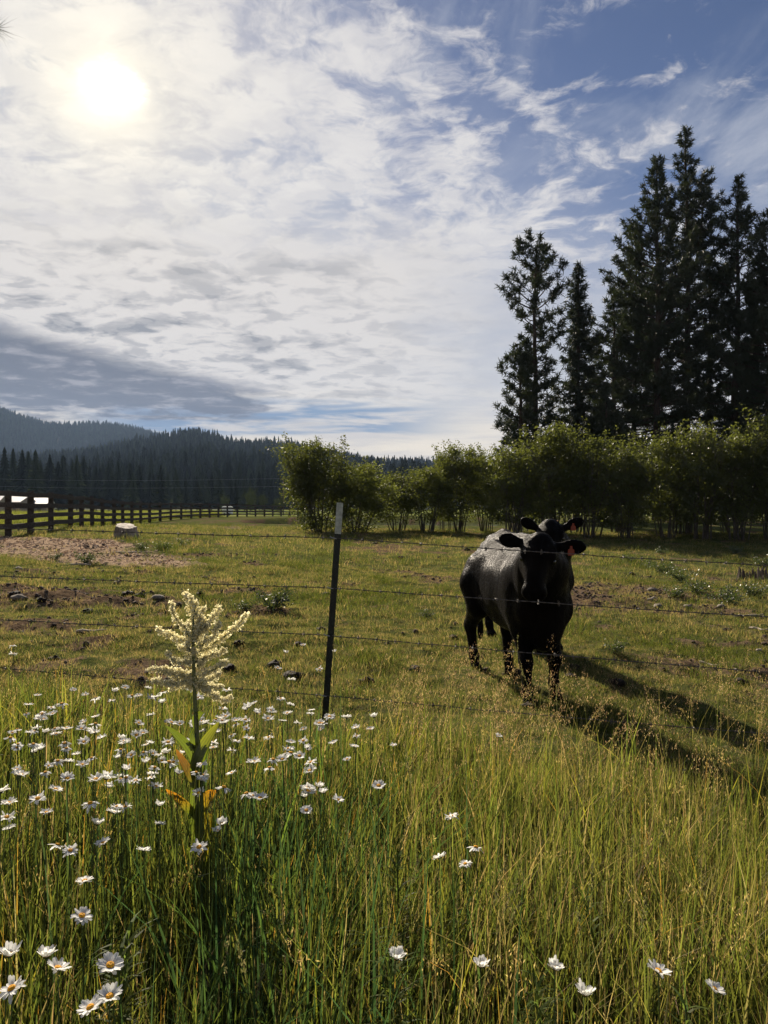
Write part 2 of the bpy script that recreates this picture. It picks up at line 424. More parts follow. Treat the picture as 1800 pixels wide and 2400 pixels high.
def axis(a, b, near, far, grow):
    v = [0.0]; h = near
    while v[-1] < b:
        v.append(v[-1] + h)
        if v[-1] > far: h *= grow
    return v
xs_p = axis(0, 3000, 0.09, 6.0, 1.045); xs = np.array(sorted(set([-v for v in xs_p] + xs_p)))
ys = np.array([-40, -15, -6, -3, -1.5] + axis(0, 3600, 0.09, 12.0, 1.035))
GX, GY = np.meshgrid(xs, ys)
GZ = ground_z(GX, GY)
nx, ny = len(xs), len(ys)
def gz(x, y):
    """height of the ground sheet at one point"""
    i = min(max(int(np.searchsorted(xs, x)) - 1, 0), nx - 2); j = min(max(int(np.searchsorted(ys, y)) - 1, 0), ny - 2)
    u = (x - xs[i]) / (xs[i + 1] - xs[i]); v = (y - ys[j]) / (ys[j + 1] - ys[j])
    return float((GZ[j, i] * (1 - u) + GZ[j, i + 1] * u) * (1 - v) + (GZ[j + 1, i] * (1 - u) + GZ[j + 1, i + 1] * u) * v)
ii = (np.arange(ny - 1)[:, None] * nx + np.arange(nx - 1)[None]).ravel()
gq = np.stack([ii, ii + 1, ii + nx + 1, ii + nx], 1)
def ground_mat():
    m, nt, out = new_mat('pasture_ground')
    co = coords(nt, 'Object')
    a1 = nt.nodes.new('ShaderNodeAttribute'); a1.attribute_name = 'soil'; soil = X(nt, a1.outputs['Fac'])
    a2 = nt.nodes.new('ShaderNodeAttribute'); a2.attribute_name = 'chips'; chip = X(nt, a2.outputs['Fac'])
    a3 = nt.nodes.new('ShaderNodeAttribute'); a3.attribute_name = 'field'; fld = X(nt, a3.outputs['Fac'])
    n1 = noise(nt, co, 1.6, 6, 0.6); n2 = noise(nt, co, 14, 6, 0.65); n3 = noise(nt, co, 60, 4, 0.6)
    n4 = noise(nt, co, 0.22, 4, 0.5)
    turf = mixc(nt, n1.step(0.3, 0.7), (0.040, 0.054, 0.016), (0.085, 0.096, 0.030))
    turf = mixc(nt, n2.step(0.45, 0.72) * 0.6, turf, (0.16, 0.125, 0.075))
    dirt = mixc(nt, n2.step(0.3, 0.7), (0.058, 0.041, 0.028), (0.165, 0.118, 0.076))
    c = mixc(nt, (soil + (n2 - 0.5) * 0.8).step(0.30, 0.62), turf, dirt)
    wood = mixc(nt, n3.step(0.35, 0.65), (0.20, 0.145, 0.10), (0.42, 0.315, 0.22))
    c = mixc(nt, (chip + (n2 - 0.5) * 0.9).step(0.30, 0.6), c, wood)
    far = mixc(nt, n4.step(0.35, 0.65), (0.10, 0.14, 0.032), (0.17, 0.17, 0.06))
    c = mixc(nt, fld, c, far)
    b = bsdf(nt, c, 1.0, 0.0)
    bump(nt, n2 * 0.6 + n3 * 0.4, b, 0.9, 0.05)
    nt.links.new(b.outputs[0], out.inputs[0]); return m
field_w = sstep(-0.6, 0.6, np.where(GY > 20, -(GX + 12.5 + (np.clip(GY, 20, 70) - 22) * 0.115) / 1.0, -9)) + sstep(95, 130, GY)
M['ground'] = ground_mat()
g = obj('ground', np_mesh('ground', np.stack([GX, GY, GZ], -1), gq, M['ground'], True,
        {'soil': bare(GX, GY).ravel(), 'chips': chips(GX, GY).ravel(), 'field': np.clip(field_w, 0, 1).ravel()}))
tag(g, kind='structure')

def water_mat():
    m, nt, out = new_mat('river_water')
    n = noise(nt, coords(nt, 'Object', (1.0, 0.35, 1)), 3.0, 4, 0.6)
    b = bsdf(nt, (0.03, 0.035, 0.03), 0.04, 0.5); bump(nt, n, b, 0.35, 0.03)
    nt.links.new(b.outputs[0], out.inputs[0]); return m
wx, wy = np.meshgrid(np.linspace(-14, 17, 24), np.linspace(46, 79, 24))
wi = (np.arange(23)[:, None] * 24 + np.arange(23)[None]).ravel()
tag(obj('river', np_mesh('river', np.stack([wx, wy, np.full_like(wx, -0.52)], -1), np.stack([wi, wi + 1, wi + 25, wi + 24], 1), water_mat(), True)), kind='structure')

# ================================================================ hills and far forest
def hill(name, prof, depth, base, back, seed):
    """a wooded ridge whose crest follows prof = [(picture x, crest picture y)] at the given depth"""
    u = np.linspace(-0.84, 0.80, 130); v = np.concatenate([np.linspace(0, 1, 40), np.linspace(1.05, 1.6, 8)])
    px_, py_ = np.array(prof, float).T
    h = (HORIZON - np.interp(u * F + 900, px_, py_)) / F * depth + CAMZ + 2.4
    U, Vv = np.meshgrid(u, v)
    dep = base + (depth - base) * np.minimum(Vv, 1) + np.maximum(Vv - 1, 0) * back
    Xx = U * dep * (0.35 + 0.65 * dep / depth) ** 0.0
    rel = np.where(Vv <= 1, Vv ** 1.35, 1 - (Vv - 1) * 1.1)
    Z = -2.6 + h[None] * rel
    Z = Z + (fbm(Xx / (depth * 0.09), dep / (depth * 0.12), seed, 4) - 0.5) * h[None].clip(20, None) * 0.42 * np.sin(np.clip(Vv, 0, 1) * math.pi)
    n_u = len(u); i = (np.arange(len(v) - 1)[:, None] * n_u + np.arange(n_u - 1)[None]).ravel()
    o = obj(name, np_mesh(name, np.stack([Xx, dep, Z], -1), np.stack([i, i + 1, i + n_u + 1, i + n_u], 1), M['hillsoil'], True))
    tag(o, kind='structure')
    return Xx, dep, Z, u, v
M['hillsoil'] = simple('forest_floor', (0.014, 0.019, 0.012), 0.95, 0.02, 0.4, 0.02)
profA = [(-1800, 900), (-900, 900), (-300, 925), (0, 963), (80, 990), (130, 1000), (230, 997), (290, 1001), (350, 1018), (400, 1032), (500, 1058), (620, 1090), (760, 1120), (1000, 1150), (2700, 1160)]
profB = [(-1800, 1100), (-900, 1090), (0, 1096), (200, 1080), (330, 1050), (400, 1038), (440, 1030), (490, 1036), (545, 1054), (620, 1058), (690, 1060), (760, 1078), (870, 1100), (980, 1104), (1100, 1112), (1300, 1120), (1800, 1105), (2700, 1090)]
HA = hill('far_hill', profA, 2600, 1200, 1500, 31)
HB = hill('near_hill', profB, 1350, 360, 700, 47)

def conifer_proto(name, h, r, layers, k, seed, mat, trunk=0.12, stem=True):
    rg = np.random.default_rng(seed); mb = MB()
    if stem: mb.tube([(0, 0, -1.0), (0, 0, h * 0.5), (0, 0, h * 0.97)], [h * 0.014, h * 0.009, h * 0.002], 4, False)
    for i in range(layers):
        t = i / layers
        z0 = h * (trunk + (1 - trunk) * t); rr = r * (1 - t) ** 0.85 * rg.uniform(0.85, 1.12) + 0.02 * h * (1 - t)
        dz = h * (1 - trunk) / layers * rg.uniform(1.5, 2.1)
        a = np.arange(2 * k) * math.pi / k + rg.uniform(0, 6)
        rad = rr * np.where(np.arange(2 * k) % 2 == 0, rg.uniform(0.8, 1.2, 2 * k), rg.uniform(0.35, 0.55, 2 * k))
        zz = z0 - np.where(np.arange(2 * k) % 2 == 0, 0.10, -0.05) * rr + rg.normal(0, 0.05 * rr, 2 * k)
        V = np.stack([rad * np.cos(a), rad * np.sin(a), zz], 1)
        V = np.concatenate([V, [[0, 0, min(h, z0 + dz)]]]); j = np.arange(2 * k)
        mb.add(V, None, np.stack([j, (j + 1) % (2 * k), np.full(2 * k, 2 * k)], 1))
    return mb.mesh(name, mat)
def scatter(name, P, rz, scl, idx, protos, mat=None):
    """one object of instanced growth: points with rotation and size carry copies of the given meshes"""
    col = bpy.data.collections.new(name + '_kinds')
    for i, me in enumerate(protos): col.objects.link(bpy.data.objects.new(f'{name}_kind_{i:02d}', me))
    me = bpy.data.meshes.new(name); P = np.asarray(P, np.float32)
    me.vertices.add(len(P)); me.vertices.foreach_set('co', P.ravel())
    rot = np.zeros((len(P), 3), np.float32); rz = np.asarray(rz, np.float32)
    if rz.ndim == 2: rot[:] = rz
    else: rot[:, 2] = rz
    a = me.attributes.new('rot', 'FLOAT_VECTOR', 'POINT'); a.data.foreach_set('vector', rot.ravel())
    scl = np.asarray(scl, np.float32)
    if scl.ndim == 1: scl = np.repeat(scl[:, None], 3, 1)
    a = me.attributes.new('scl', 'FLOAT_VECTOR', 'POINT'); a.data.foreach_set('vector', np.ascontiguousarray(scl).ravel())
    a = me.attributes.new('idx', 'INT', 'POINT'); a.data.foreach_set('value', np.asarray(idx, np.int32))
    me.update()
    o = obj(name, me)
    ng = bpy.data.node_groups.new(name + '_growth', 'GeometryNodeTree')
    ng.interface.new_socket('Geometry', in_out='INPUT', socket_type='NodeSocketGeometry')
    ng.interface.new_socket('Geometry', in_out='OUTPUT', socket_type='NodeSocketGeometry')
    gi = ng.nodes.new('NodeGroupInput'); go = ng.nodes.new('NodeGroupOutput')
    ci = ng.nodes.new('GeometryNodeCollectionInfo'); ci.inputs[0].default_value = col
    ci.inputs[1].default_value = True; ci.inputs[2].default_value = True
    ip = ng.nodes.new('GeometryNodeInstanceOnPoints'); ip.inputs['Pick Instance'].default_value = True
    def na(nm, ty):
        n = ng.nodes.new('GeometryNodeInputNamedAttribute'); n.data_type = ty; n.inputs[0].default_value = nm; return n.outputs[0]
    er = ng.nodes.new('FunctionNodeEulerToRotation'); ng.links.new(na('rot', 'FLOAT_VECTOR'), er.inputs[0])
    ng.links.new(gi.outputs[0], ip.inputs['Points']); ng.links.new(ci.outputs[0], ip.inputs['Instance'])
    ng.links.new(na('idx', 'INT'), ip.inputs['Instance Index']); ng.links.new(er.outputs[0], ip.inputs['Rotation'])
    ng.links.new(na('scl', 'FLOAT_VECTOR'), ip.inputs['Scale']); ng.links.new(ip.outputs[0], go.inputs[0])
    md = o.modifiers.new('growth', 'NODES'); md.node_group = ng
    return o
far_protos = [conifer_proto(f'far_conifer_{i}', 20, 3.6 + 0.7 * (i % 3), 8, 5, 100 + i, M['farneedle']) for i in range(5)]
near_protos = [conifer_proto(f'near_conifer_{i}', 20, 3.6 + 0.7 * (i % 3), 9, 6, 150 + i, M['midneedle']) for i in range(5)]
def forest(name, H, n, seed, vmin, vmax, label, umin, umax, big=1.0, kinds=far_protos):
    Xx, dep, Z, u, v = H; rg = np.random.default_rng(seed)
    iu = rg.uniform(np.interp(umin, u, np.arange(len(u))), np.interp(umax, u, np.arange(len(u))), n)
    vv = vmin + (vmax - vmin) * rg.uniform(0, 1, n) ** 0.75
    iv = np.interp(vv, v, np.arange(len(v)))
    def samp(A):
        a0 = np.floor(iu).astype(int); b0 = np.floor(iv).astype(int); fa = iu - a0; fb = iv - b0
        return (A[b0, a0] * (1 - fa) + A[b0, a0 + 1] * fa) * (1 - fb) + (A[b0 + 1, a0] * (1 - fa) + A[b0 + 1, a0 + 1] * fa) * fb
    P = np.stack([samp(Xx), samp(dep), samp(Z) - 0.5], 1)
    s = rg.uniform(0.65, 1.25, n) * big
    o = scatter(name, P, rg.uniform(0, 6.28, n), np.stack([s * rg.uniform(.9, 1.3, n), s, s * rg.uniform(0.9, 1.25, n)], 1), rg.integers(0, 5, n), kinds)
    return tag(o, label, 'forest', kind='stuff')
forest('far_forest', HA, 20000, 5, 0.30, 1.02, 'dense conifer forest covering the tallest far hill', -0.62, 0.05, 0.85)
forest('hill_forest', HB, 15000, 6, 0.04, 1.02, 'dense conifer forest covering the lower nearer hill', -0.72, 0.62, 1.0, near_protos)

# a row of conifers one can tell apart at the foot of the hill
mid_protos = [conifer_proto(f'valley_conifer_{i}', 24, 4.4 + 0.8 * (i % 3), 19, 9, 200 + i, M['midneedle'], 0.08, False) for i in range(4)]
tb = MB(); tb.tube([(0, 0, -1.0), (0, 0, 12), (0, 0, 23.2)], [0.34, 0.22, 0.05], 6, False); mid_trunk = tb.mesh('valley_conifer_trunk', M['bark'])
rg = np.random.default_rng(12)
for i in range(62):
    sx = -40 + i * 17 + rg.uniform(-8, 8)
    d = rg.uniform(290, 360) + (40 if sx > 600 else 0)
    x = (sx - 900) / F * d
    top = (CAMZ + (HORIZON - np.interp(sx, [0, 120, 260, 420, 620, 1050], [1056, 1068, 1085, 1105, 1112, 1125]) + rg.uniform(-16, 14)) / F * d) + 2.6
    o = thing('valley_conifer', 'dark tall conifer in the row at the foot of the wooded hill', 'tree', (x, d, -2.7), rg.uniform(0, 6.28), 'conifers at the foot of the hill')
    obj('trunk', mid_trunk, o, scale=max(top, 8) / 24)
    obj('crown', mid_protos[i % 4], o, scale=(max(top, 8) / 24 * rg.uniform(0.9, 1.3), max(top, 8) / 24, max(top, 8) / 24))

# ================================================================ leafy thicket
def leaf_quads(P, size, rg, a=None, flat=0.0):
    """small diamond leaves with random tilt at points P"""
    n = len(P); d1 = rg.normal(size=(n, 3)); d1[:, 2] *= (1 - flat); d1 /= np.linalg.norm(d1, axis=1)[:, None]
    d2 = np.cross(d1, rg.normal(size=(n, 3))); d2 /= np.linalg.norm(d2, axis=1)[:, None]
    L = size * rg.uniform(0.7, 1.3, n)[:, None]; W = L * rg.uniform(0.45, 0.65, n)[:, None]
    V = np.stack([P - d1 * L * 0.5, P + d2 * W * 0.5, P + d1 * L * 0.5, P - d2 * W * 0.5], 1).reshape(-1, 3)
    return V, np.arange(4 * n).reshape(-1, 4)
def alder(seed, h, w, lean=0.0, n_stem=11, n_cl=125, n_leaf=88, low=0.16):
    rg = np.random.default_rng(seed); st = MB(); tips = []
    for i in range(n_stem):
        a = rg.uniform(0, 6.28); r0 = rg.uniform(0.0, 1.0) ** 0.8 * w * 0.15
        b = np.array([r0 * math.cos(a), r0 * math.sin(a) * 0.7, -0.1])
        out = rg.uniform(0.25, 1.0) * w * 0.42
        a += rg.normal(0, 0.7); hh = h * rg.uniform(0.6, 0.95)
        t = np.linspace(0, 1, 6)[:, None]
        e = np.array([out * math.cos(a) + lean * h, out * math.sin(a) * 0.8, hh])
        p = b + (e - b) * np.concatenate([t ** 1.25, t ** 1.25, t], 1) + rg.normal(0, 0.035, (6, 3)) * h / 5 * (t > 0)
        st.tube(p, np.linspace(0.034, 0.011, 6) * rg.uniform(0.6, 1.3), 5, False)
        tips += [p[-1], p[-2], p[-3]]
        for j in range(5):
            k = rg.integers(2, 5); q = p[k] + (p[k + 1] - p[k]) * rg.uniform()
            a2 = rg.uniform(0, 6.28); ln = rg.uniform(0.35, 0.9)
            e2 = q + np.array([math.cos(a2) * ln, math.sin(a2) * ln, rg.uniform(0.2, 0.8)])
            st.tube([q, (q + e2) / 2 + rg.normal(0, .05, 3), e2], [0.016, 0.011, 0.006], 3, False); tips.append(e2)
    tips = np.array(tips); P = []
    for c in range(n_cl):
        if rg.uniform() < 0.45: ce = tips[rg.integers(len(tips))] + rg.normal(0, 0.18, 3)
        else:
            a = rg.uniform(0, 6.28); zz = rg.uniform(low, 1.0); env = math.sin(min(1, zz * 0.90 + 0.09) * math.pi) ** 0.75 * (0.8 + 0.2 * math.sin(a * 3 + seed))
            rr = w * 0.5 * env * rg.uniform(0.25, 1) ** 0.5
            ce = np.array([rr * math.cos(a) + lean * h * zz, rr * math.sin(a) * 0.85, h * zz])
        s = rg.uniform(0.16, 0.36)
        P.append(ce + rg.normal(0, 1, (rg.integers(n_leaf // 2, n_leaf * 3 // 2), 3)) * np.array([s, s, s * 0.75]))
    # loose shoots breaking the outline
    for c in range(44):
        a = rg.uniform(0, 6.28); rr = w * 0.42 * rg.uniform(0, 1) ** 0.6
        b = np.array([rr * math.cos(a) + lean * h * 0.9, rr * math.sin(a), h * rg.uniform(0.62, 0.92)]); L = rg.uniform(0.5, 1.35) * h / 5
        e = b + np.array([math.cos(a) * 0.25, math.sin(a) * 0.25, 1.0]) * L
        st.tube([b, e], [0.012, 0.004], 3, False)
        k = int(rg.integers(18, 40)); P.append(b + (e - b) * rg.uniform(0.1, 1, k)[:, None] + rg.normal(0, 0.075, (k, 3)))
    P = np.concatenate(P); P = P[P[:, 2] > h * min(0.13, low)]
    V, q = leaf_quads(P, 0.125, rg)
    return st.mesh('alder_stems', M['alderbark']), np_mesh('alder_leaves', V, q, M['alder'])
av_low = [alder(340 + i, 5.0, 3.6, (-0.05, 0.03)[i], 14, 190, 88, 0.02) for i in range(2)]
av = av_low + [alder(300 + i, 5.0, 3.4, (0.03, -0.02, 0.0, 0.05, -0.04)[i], (13, 11, 14, 12, 15)[i], 108, 84, (0.18, 0.22, 0.16, 0.20, 0.15)[i]) for i in range(5)]   # the first two are leafy to the ground
shrubs = [  # picture x, top y, width in px, depth, variant, label
    (748, 1015, 150, 36.0, 0, 'big rounded alder bush at the open end of the thicket by the rail fence'),
    (838, 1072, 150, 36.6, 1, 'lower dense alder bush hiding the left bank of the bright river'),
    (928, 1100, 150, 40.0, 3, None), (1000, 1088, 140, 38.5, 5, None), (1072, 1034, 130, 39.0, 6, None), (1135, 1040, 130, 40.5, 3, None),
    (1036, 1062, 44, 40.0, 6, 'slender young alder rising thin above the thicket by the river'),
    (1205, 1030, 165, 37.2, 4, None), (1292, 996, 175, 37.4, 5, None), (1385, 1015, 175, 37.0, 2, None), (1470, 1040, 140, 36.6, 6, None),
    (1558, 1000, 165, 37.0, 3, None), (1645, 975, 175, 36.8, 4, None), (1728, 1012, 160, 36.4, 5, None), (1812, 962, 190, 36.2, 2, None),
    (1345, 1030, 160, 40.5, 3, None), (1600, 1030, 170, 41.0, 4, None), (1900, 985, 190, 37, 3, None), (1450, 1050, 170, 41.5, 5, None), (1720, 1050, 170, 41.5, 6, None), (1215, 1060, 150, 41.5, 2, None)]
for i, (sx, ty, wpx, d, v, lab) in enumerate(shrubs):
    x = (sx - 900) / F * d; zb = gz(x, d); h = CAMZ + (HORIZON - ty) / F * d - zb; w = wpx / F * d
    if not lab and sx > 1180:
        spot = {1205: 'before the small bushy pine', 1292: 'before the open-crowned leaning pine', 1385: 'before the drooping fir', 1470: 'before the bushy lower pine', 1558: 'before the dense spired pine', 1645: 'before the tallest pine',
                1728: 'before the sharp-topped pine', 1812: 'before the broad outermost pine', 1345: 'half hidden behind the thicket near the drooping fir', 1600: 'half hidden behind the thicket near the tallest pine'}.get(sx)
        if spot: lab = 'many-stemmed leafy alder of the thicket, ' + spot
    grp = None if lab else ('alders at the back of the thicket' if sx > 1180 else 'alders of the thicket beside the river')
    o = thing('alder_tree', lab or ('leafy alder at the back of the thicket, mostly hidden by others' if sx > 1180 else 'many-stemmed leafy alder in the thicket beside the bright river'),
              'tree', (x, d, zb), random.uniform(-0.6, 0.6), grp)
    s = Vector((w / 3.4 * 1.12, w / 3.4 * 1.12, h / 5.45 * random.uniform(0.94, 1.05)))
    obj('trunk', av[v][0], o, scale=s); obj('crown', av[v][1], o, scale=s)

# ================================================================ tall conifers
def needle_clumps(P, dirs, rg, n=11, L=0.34, W=0.045):
    k = len(P); m = k * n
    d = rg.normal(size=(m, 3)) * 0.75 + np.repeat(dirs, n, 0) * 0.75; d /= np.linalg.norm(d, axis=1)[:, None]
    s = np.cross(d, rg.normal(size=(m, 3))); s /= np.linalg.norm(s, axis=1)[:, None]
    ln = (L * rg.uniform(0.6, 1.15, m))[:, None]; c = np.repeat(P, n, 0) + rg.normal(0, 0.05, (m, 3))
    V = np.stack([c - s * W * .5, c + s * W * .5, c + d * ln + s * W * .2, c + d * ln - s * W * .2], 1).reshape(-1, 3)
    return V, np.arange(4 * m).reshape(-1, 4)
def conifer(seed, h, prof, base, kind='pine', dens=1.0, lean=0.0, trunk_r=0.36, fork=None):
    """prof: [(fraction of height, crown radius m)], base: first live branch as a fraction"""
    rg = np.random.default_rng(seed); tr = MB(); br = MB(); fv = []
    t = np.linspace(0, 1, 14); bend = np.cumsum(rg.normal(0, 0.07, (14, 2)), 0) * h / 30
    T = np.stack([bend[:, 0] + lean * h * t, bend[:, 1], h * t - 0.3 * (t == 0)], 1)
    tr.tube(T, trunk_r * (1 - t) ** 0.8 + 0.03, 9, False)
    axes = [(T, t, 1.0)]
    if fork:
        f0, dx, f1 = fork; tt = np.linspace(0, 1, 8); p0 = np.array([np.interp(f0, t, T[:, k]) for k in range(3)])
        T2 = p0 + np.stack([dx * tt ** 0.5, 0.2 * tt, (f1 - f0) * h * tt], 1)
        tr.tube(T2, np.linspace(0.15, 0.03, 8), 6, False); axes.append((T2, f0 + (f1 - f0) * tt, 0.55))
    pf, pr = np.array(prof).T; pr = pr * (1.24 if kind == 'pine' else 1.12) * np.interp(pf, [0, 0.8, 1], [1, 0.95, 0.6])
    for T_, t_, sc_ in axes:
        lo = max(base, t_[0]) if sc_ == 1 else t_[2]
        nb = int((t_[-1] - lo) * h * (7.0 if kind == 'pine' else 8.5) * dens)
        for b in range(nb):
            f = lo + (t_[-1] - lo) * ((b + rg.uniform()) / nb)
            p = np.array([np.interp(f, t_, T_[:, k]) for k in range(3)])
            L = np.interp(f, pf, pr) * (rg.uniform(0.35, 1.2) if rg.uniform() < 0.75 else rg.uniform(0.9, 1.3)) * sc_ * (0.72 + 0.5 * vnoise(f * h * 0.35 + seed, b % 5 * 0.4, seed))
            if sc_ < 1: L = min(L, 0.5 + 1.6 * (t_[-1] - f) / (t_[-1] - lo))
            if rg.uniform() < 0.06: L *= 1.3
            a = b * 2.39996 + rg.normal(0, 0.5)
            rel = (f - base) / (1 - base)
            up = (-0.25 + 0.95 * rel) if kind == 'pine' else (-0.55 + 0.9 * rel)
            up += rg.normal(0, 0.12)
            s = np.linspace(0, 1, 5)[:, None]; dirh = np.array([math.cos(a), math.sin(a), 0])
            q = p + dirh * L * s + np.array([0, 0, 1]) * L * (up * s + (0.30 if kind == 'pine' else 0.18) * s ** 2.2) + rg.normal(0, 0.03, (5, 3)) * L * s
            br.tube(q, np.linspace(0.05, 0.012, 5) * min(1.3, 0.35 + L / 3), 4, False)
            side = np.array([-dirh[1], dirh[0], 0.0])
            nc = max(3, int(L * (8.5 if kind == 'pine' else 11.0)))
            if kind == 'pine':
                # foliage sits in tufts towards the ends of the twigs
                ss = rg.uniform(0.30, 1.0, nc) ** 0.7; base_p = np.stack([np.interp(ss, s[:, 0], q[:, k]) for k in range(3)], 1)
                off = rg.normal(0, 0.22, nc)[:, None] * L * 0.62 * (1.15 - ss)[:, None] * side + rg.normal(0, 0.10, (nc, 3)) * min(L, 1.5)
                P = base_p + off; P[0] = q[-1]
                for w in range(0, nc, 3): br.tube([base_p[w], P[w]], [0.012, 0.007], 3, False)
                V, _ = needle_clumps(P, np.tile(dirh * 0.5 + np.array([0, 0, .55]), (nc, 1)), rg, 13, 0.40, 0.068)
            else:
                ss = rg.uniform(0.12, 1.0, nc); base_p = np.stack([np.interp(ss, s[:, 0], q[:, k]) for k in range(3)], 1)
                off = rg.uniform(-1, 1, nc)[:, None] * L * 0.30 * (1.1 - ss)[:, None] * side - np.array([0, 0, 1]) * rg.uniform(0, .28, nc)[:, None]
                P = base_p + off; P[0] = q[-1]
                V, _ = needle_clumps(P, np.tile(dirh * 0.6 - np.array([0, 0, .55]), (nc, 1)), rg, 11, 0.42, 0.066)
            fv.append(V)
        V, _ = needle_clumps(np.repeat(T_[-1:], 5, 0) - np.array([0, 0, 1]) * np.linspace(0, 1.0, 5)[:, None], np.tile([[0, 0, 0.9]], (5, 1)), rg, 14, 0.4, 0.04); fv.append(V)
    # dead snags below the crown
    for b in range(int(base * h * 1.6)):
        f = rg.uniform(0.04, base + 0.05); p = np.array([np.interp(f, t, T[:, k]) for k in range(3)]); a = rg.uniform(0, 6.28); L = rg.uniform(0.5, 2.0)
        e = p + np.array([math.cos(a) * L, math.sin(a) * L, rg.uniform(-0.5, 0.2) * L]); br.tube([p, (p + e) / 2 + rg.normal(0, .08, 3), e], [0.03, 0.018, 0.006], 3, False)
    V = np.concatenate(fv); return tr.mesh('trunk', M['bark'], True), br.mesh('branches', M['bark']), np_mesh('needles', V, np.arange(len(V)).reshape(-1, 4), M['needle'])
pines = [  # x, top y, depth, kind, profile, base, density, lean, label, fork
    (1262, 584, 58, 'pine', [(0, 2.0), (.3, 1.8), (.42, 1.3), (.6, 1.65), (.8, 1.95), (.93, 1.95), (1, 1.5)], 0.14, 0.80, 0.022, 'open-crowned pine with bare leaning trunk at the edge of the grove', None),
    (1352, 622, 60, 'fir', [(0, 3.0), (.3, 2.7), (.6, 1.8), (.8, 1.15), (.93, .6), (1, .15)], 0.10, 1.0, 0.0, 'narrow fir with drooping tiers beside the open-crowned pine', None),
    (1440, 690, 65, 'pine', [(0, 2.6), (.4, 2.6), (.7, 2.0), (.9, 1.2), (1, .3)], 0.15, 1.0, 0.0, 'bushy lower pine filling the gap beside the drooping fir', None),
    (1537, 380, 61, 'pine', [(0, 3.0), (.25, 3.7), (.45, 3.2), (.6, 2.6), (.75, 1.9), (.88, 1.2), (1, .35)], 0.14, 1.15, 0.0, 'dense spired pine, second tallest of the grove', None),
    (1606, 305, 65, 'pine', [(0, 1.6), (.3, 2.1), (.5, 2.6), (.7, 2.3), (.82, 1.5), (.92, .95), (1, .3)], 0.26, 0.85, 0.0, 'tallest pine of the grove with a second leader near its top', (0.60, 1.55, 0.885)),
    (1712, 427, 62, 'pine', [(0, 1.6), (.35, 2.2), (.55, 2.7), (.72, 2.2), (.86, 1.5), (.95, .7), (1, .25)], 0.24, 0.85, 0.0, 'sharp-topped pine standing apart on the far side of the tallest pine', None),
    (1800, 498, 58, 'pine', [(0, 1.8), (.35, 2.6), (.6, 2.6), (.8, 1.9), (.93, 1.0), (1, .25)], 0.16, 0.95, 0.0, 'broad pine at the outer end of the grove', None),
    (1222, 812, 57, 'pine', [(0, 1.7), (.4, 1.6), (.7, 1.3), (.92, .9), (1, .4)], 0.05, 1.0, 0.01, 'small bushy pine pressed against the foot of the open-crowned pine', None),
    (1480, 560, 70, 'pine', [(0, 2.0), (.4, 2.6), (.7, 2.0), (.9, 1.2), (1, .3)], 0.15, 0.95, 0.0, 'pine half hidden behind the dense spired pine', None),
    (1665, 610, 70, 'pine', [(0, 2.0), (.4, 2.4), (.7, 1.9), (.9, 1.2), (1, .3)], 0.14, 0.9, 0.0, 'shorter pine in the gap behind the tallest pine', None),
    (1765, 660, 68, 'fir', [(0, 2.8), (.4, 2.3), (.7, 1.5), (1, .15)], 0.08, 0.9, 0.0, 'dark fir tucked in behind the broad outer pine', None),
    (1420, 900, 56, 'fir', [(0, 2.2), (.5, 1.5), (1, .15)], 0.06, 0.9, 0.0, 'young fir just above the alder thicket under the bushy lower pine', None),
    (1880, 470, 60, 'pine', [(0, 2.0), (.35, 2.9), (.6, 2.8), (.8, 1.9), (1, .25)], 0.15, 0.9, 0.0, 'pine whose boughs reach past the outermost pine', None)]
for i, (sx, ty, d, kind, prof, base, dens, lean, lab, fork) in enumerate(pines):
    x = (sx - 900) / F * d; zb = -0.3; h = CAMZ + (HORIZON - ty) / F * d - zb
    tm, bm, nm = conifer(500 + i, h, prof, base, kind, dens, lean, 0.13 + h * 0.0065, fork)
    o = thing('pine_tree' if kind == 'pine' else 'fir_tree', lab, 'tree', (x - lean * h, d, zb), 0)
    obj('trunk', tm, o); cr = tag(obj('crown', nm, o), kind='stuff'); tag(obj('branches', bm, cr), kind='stuff')

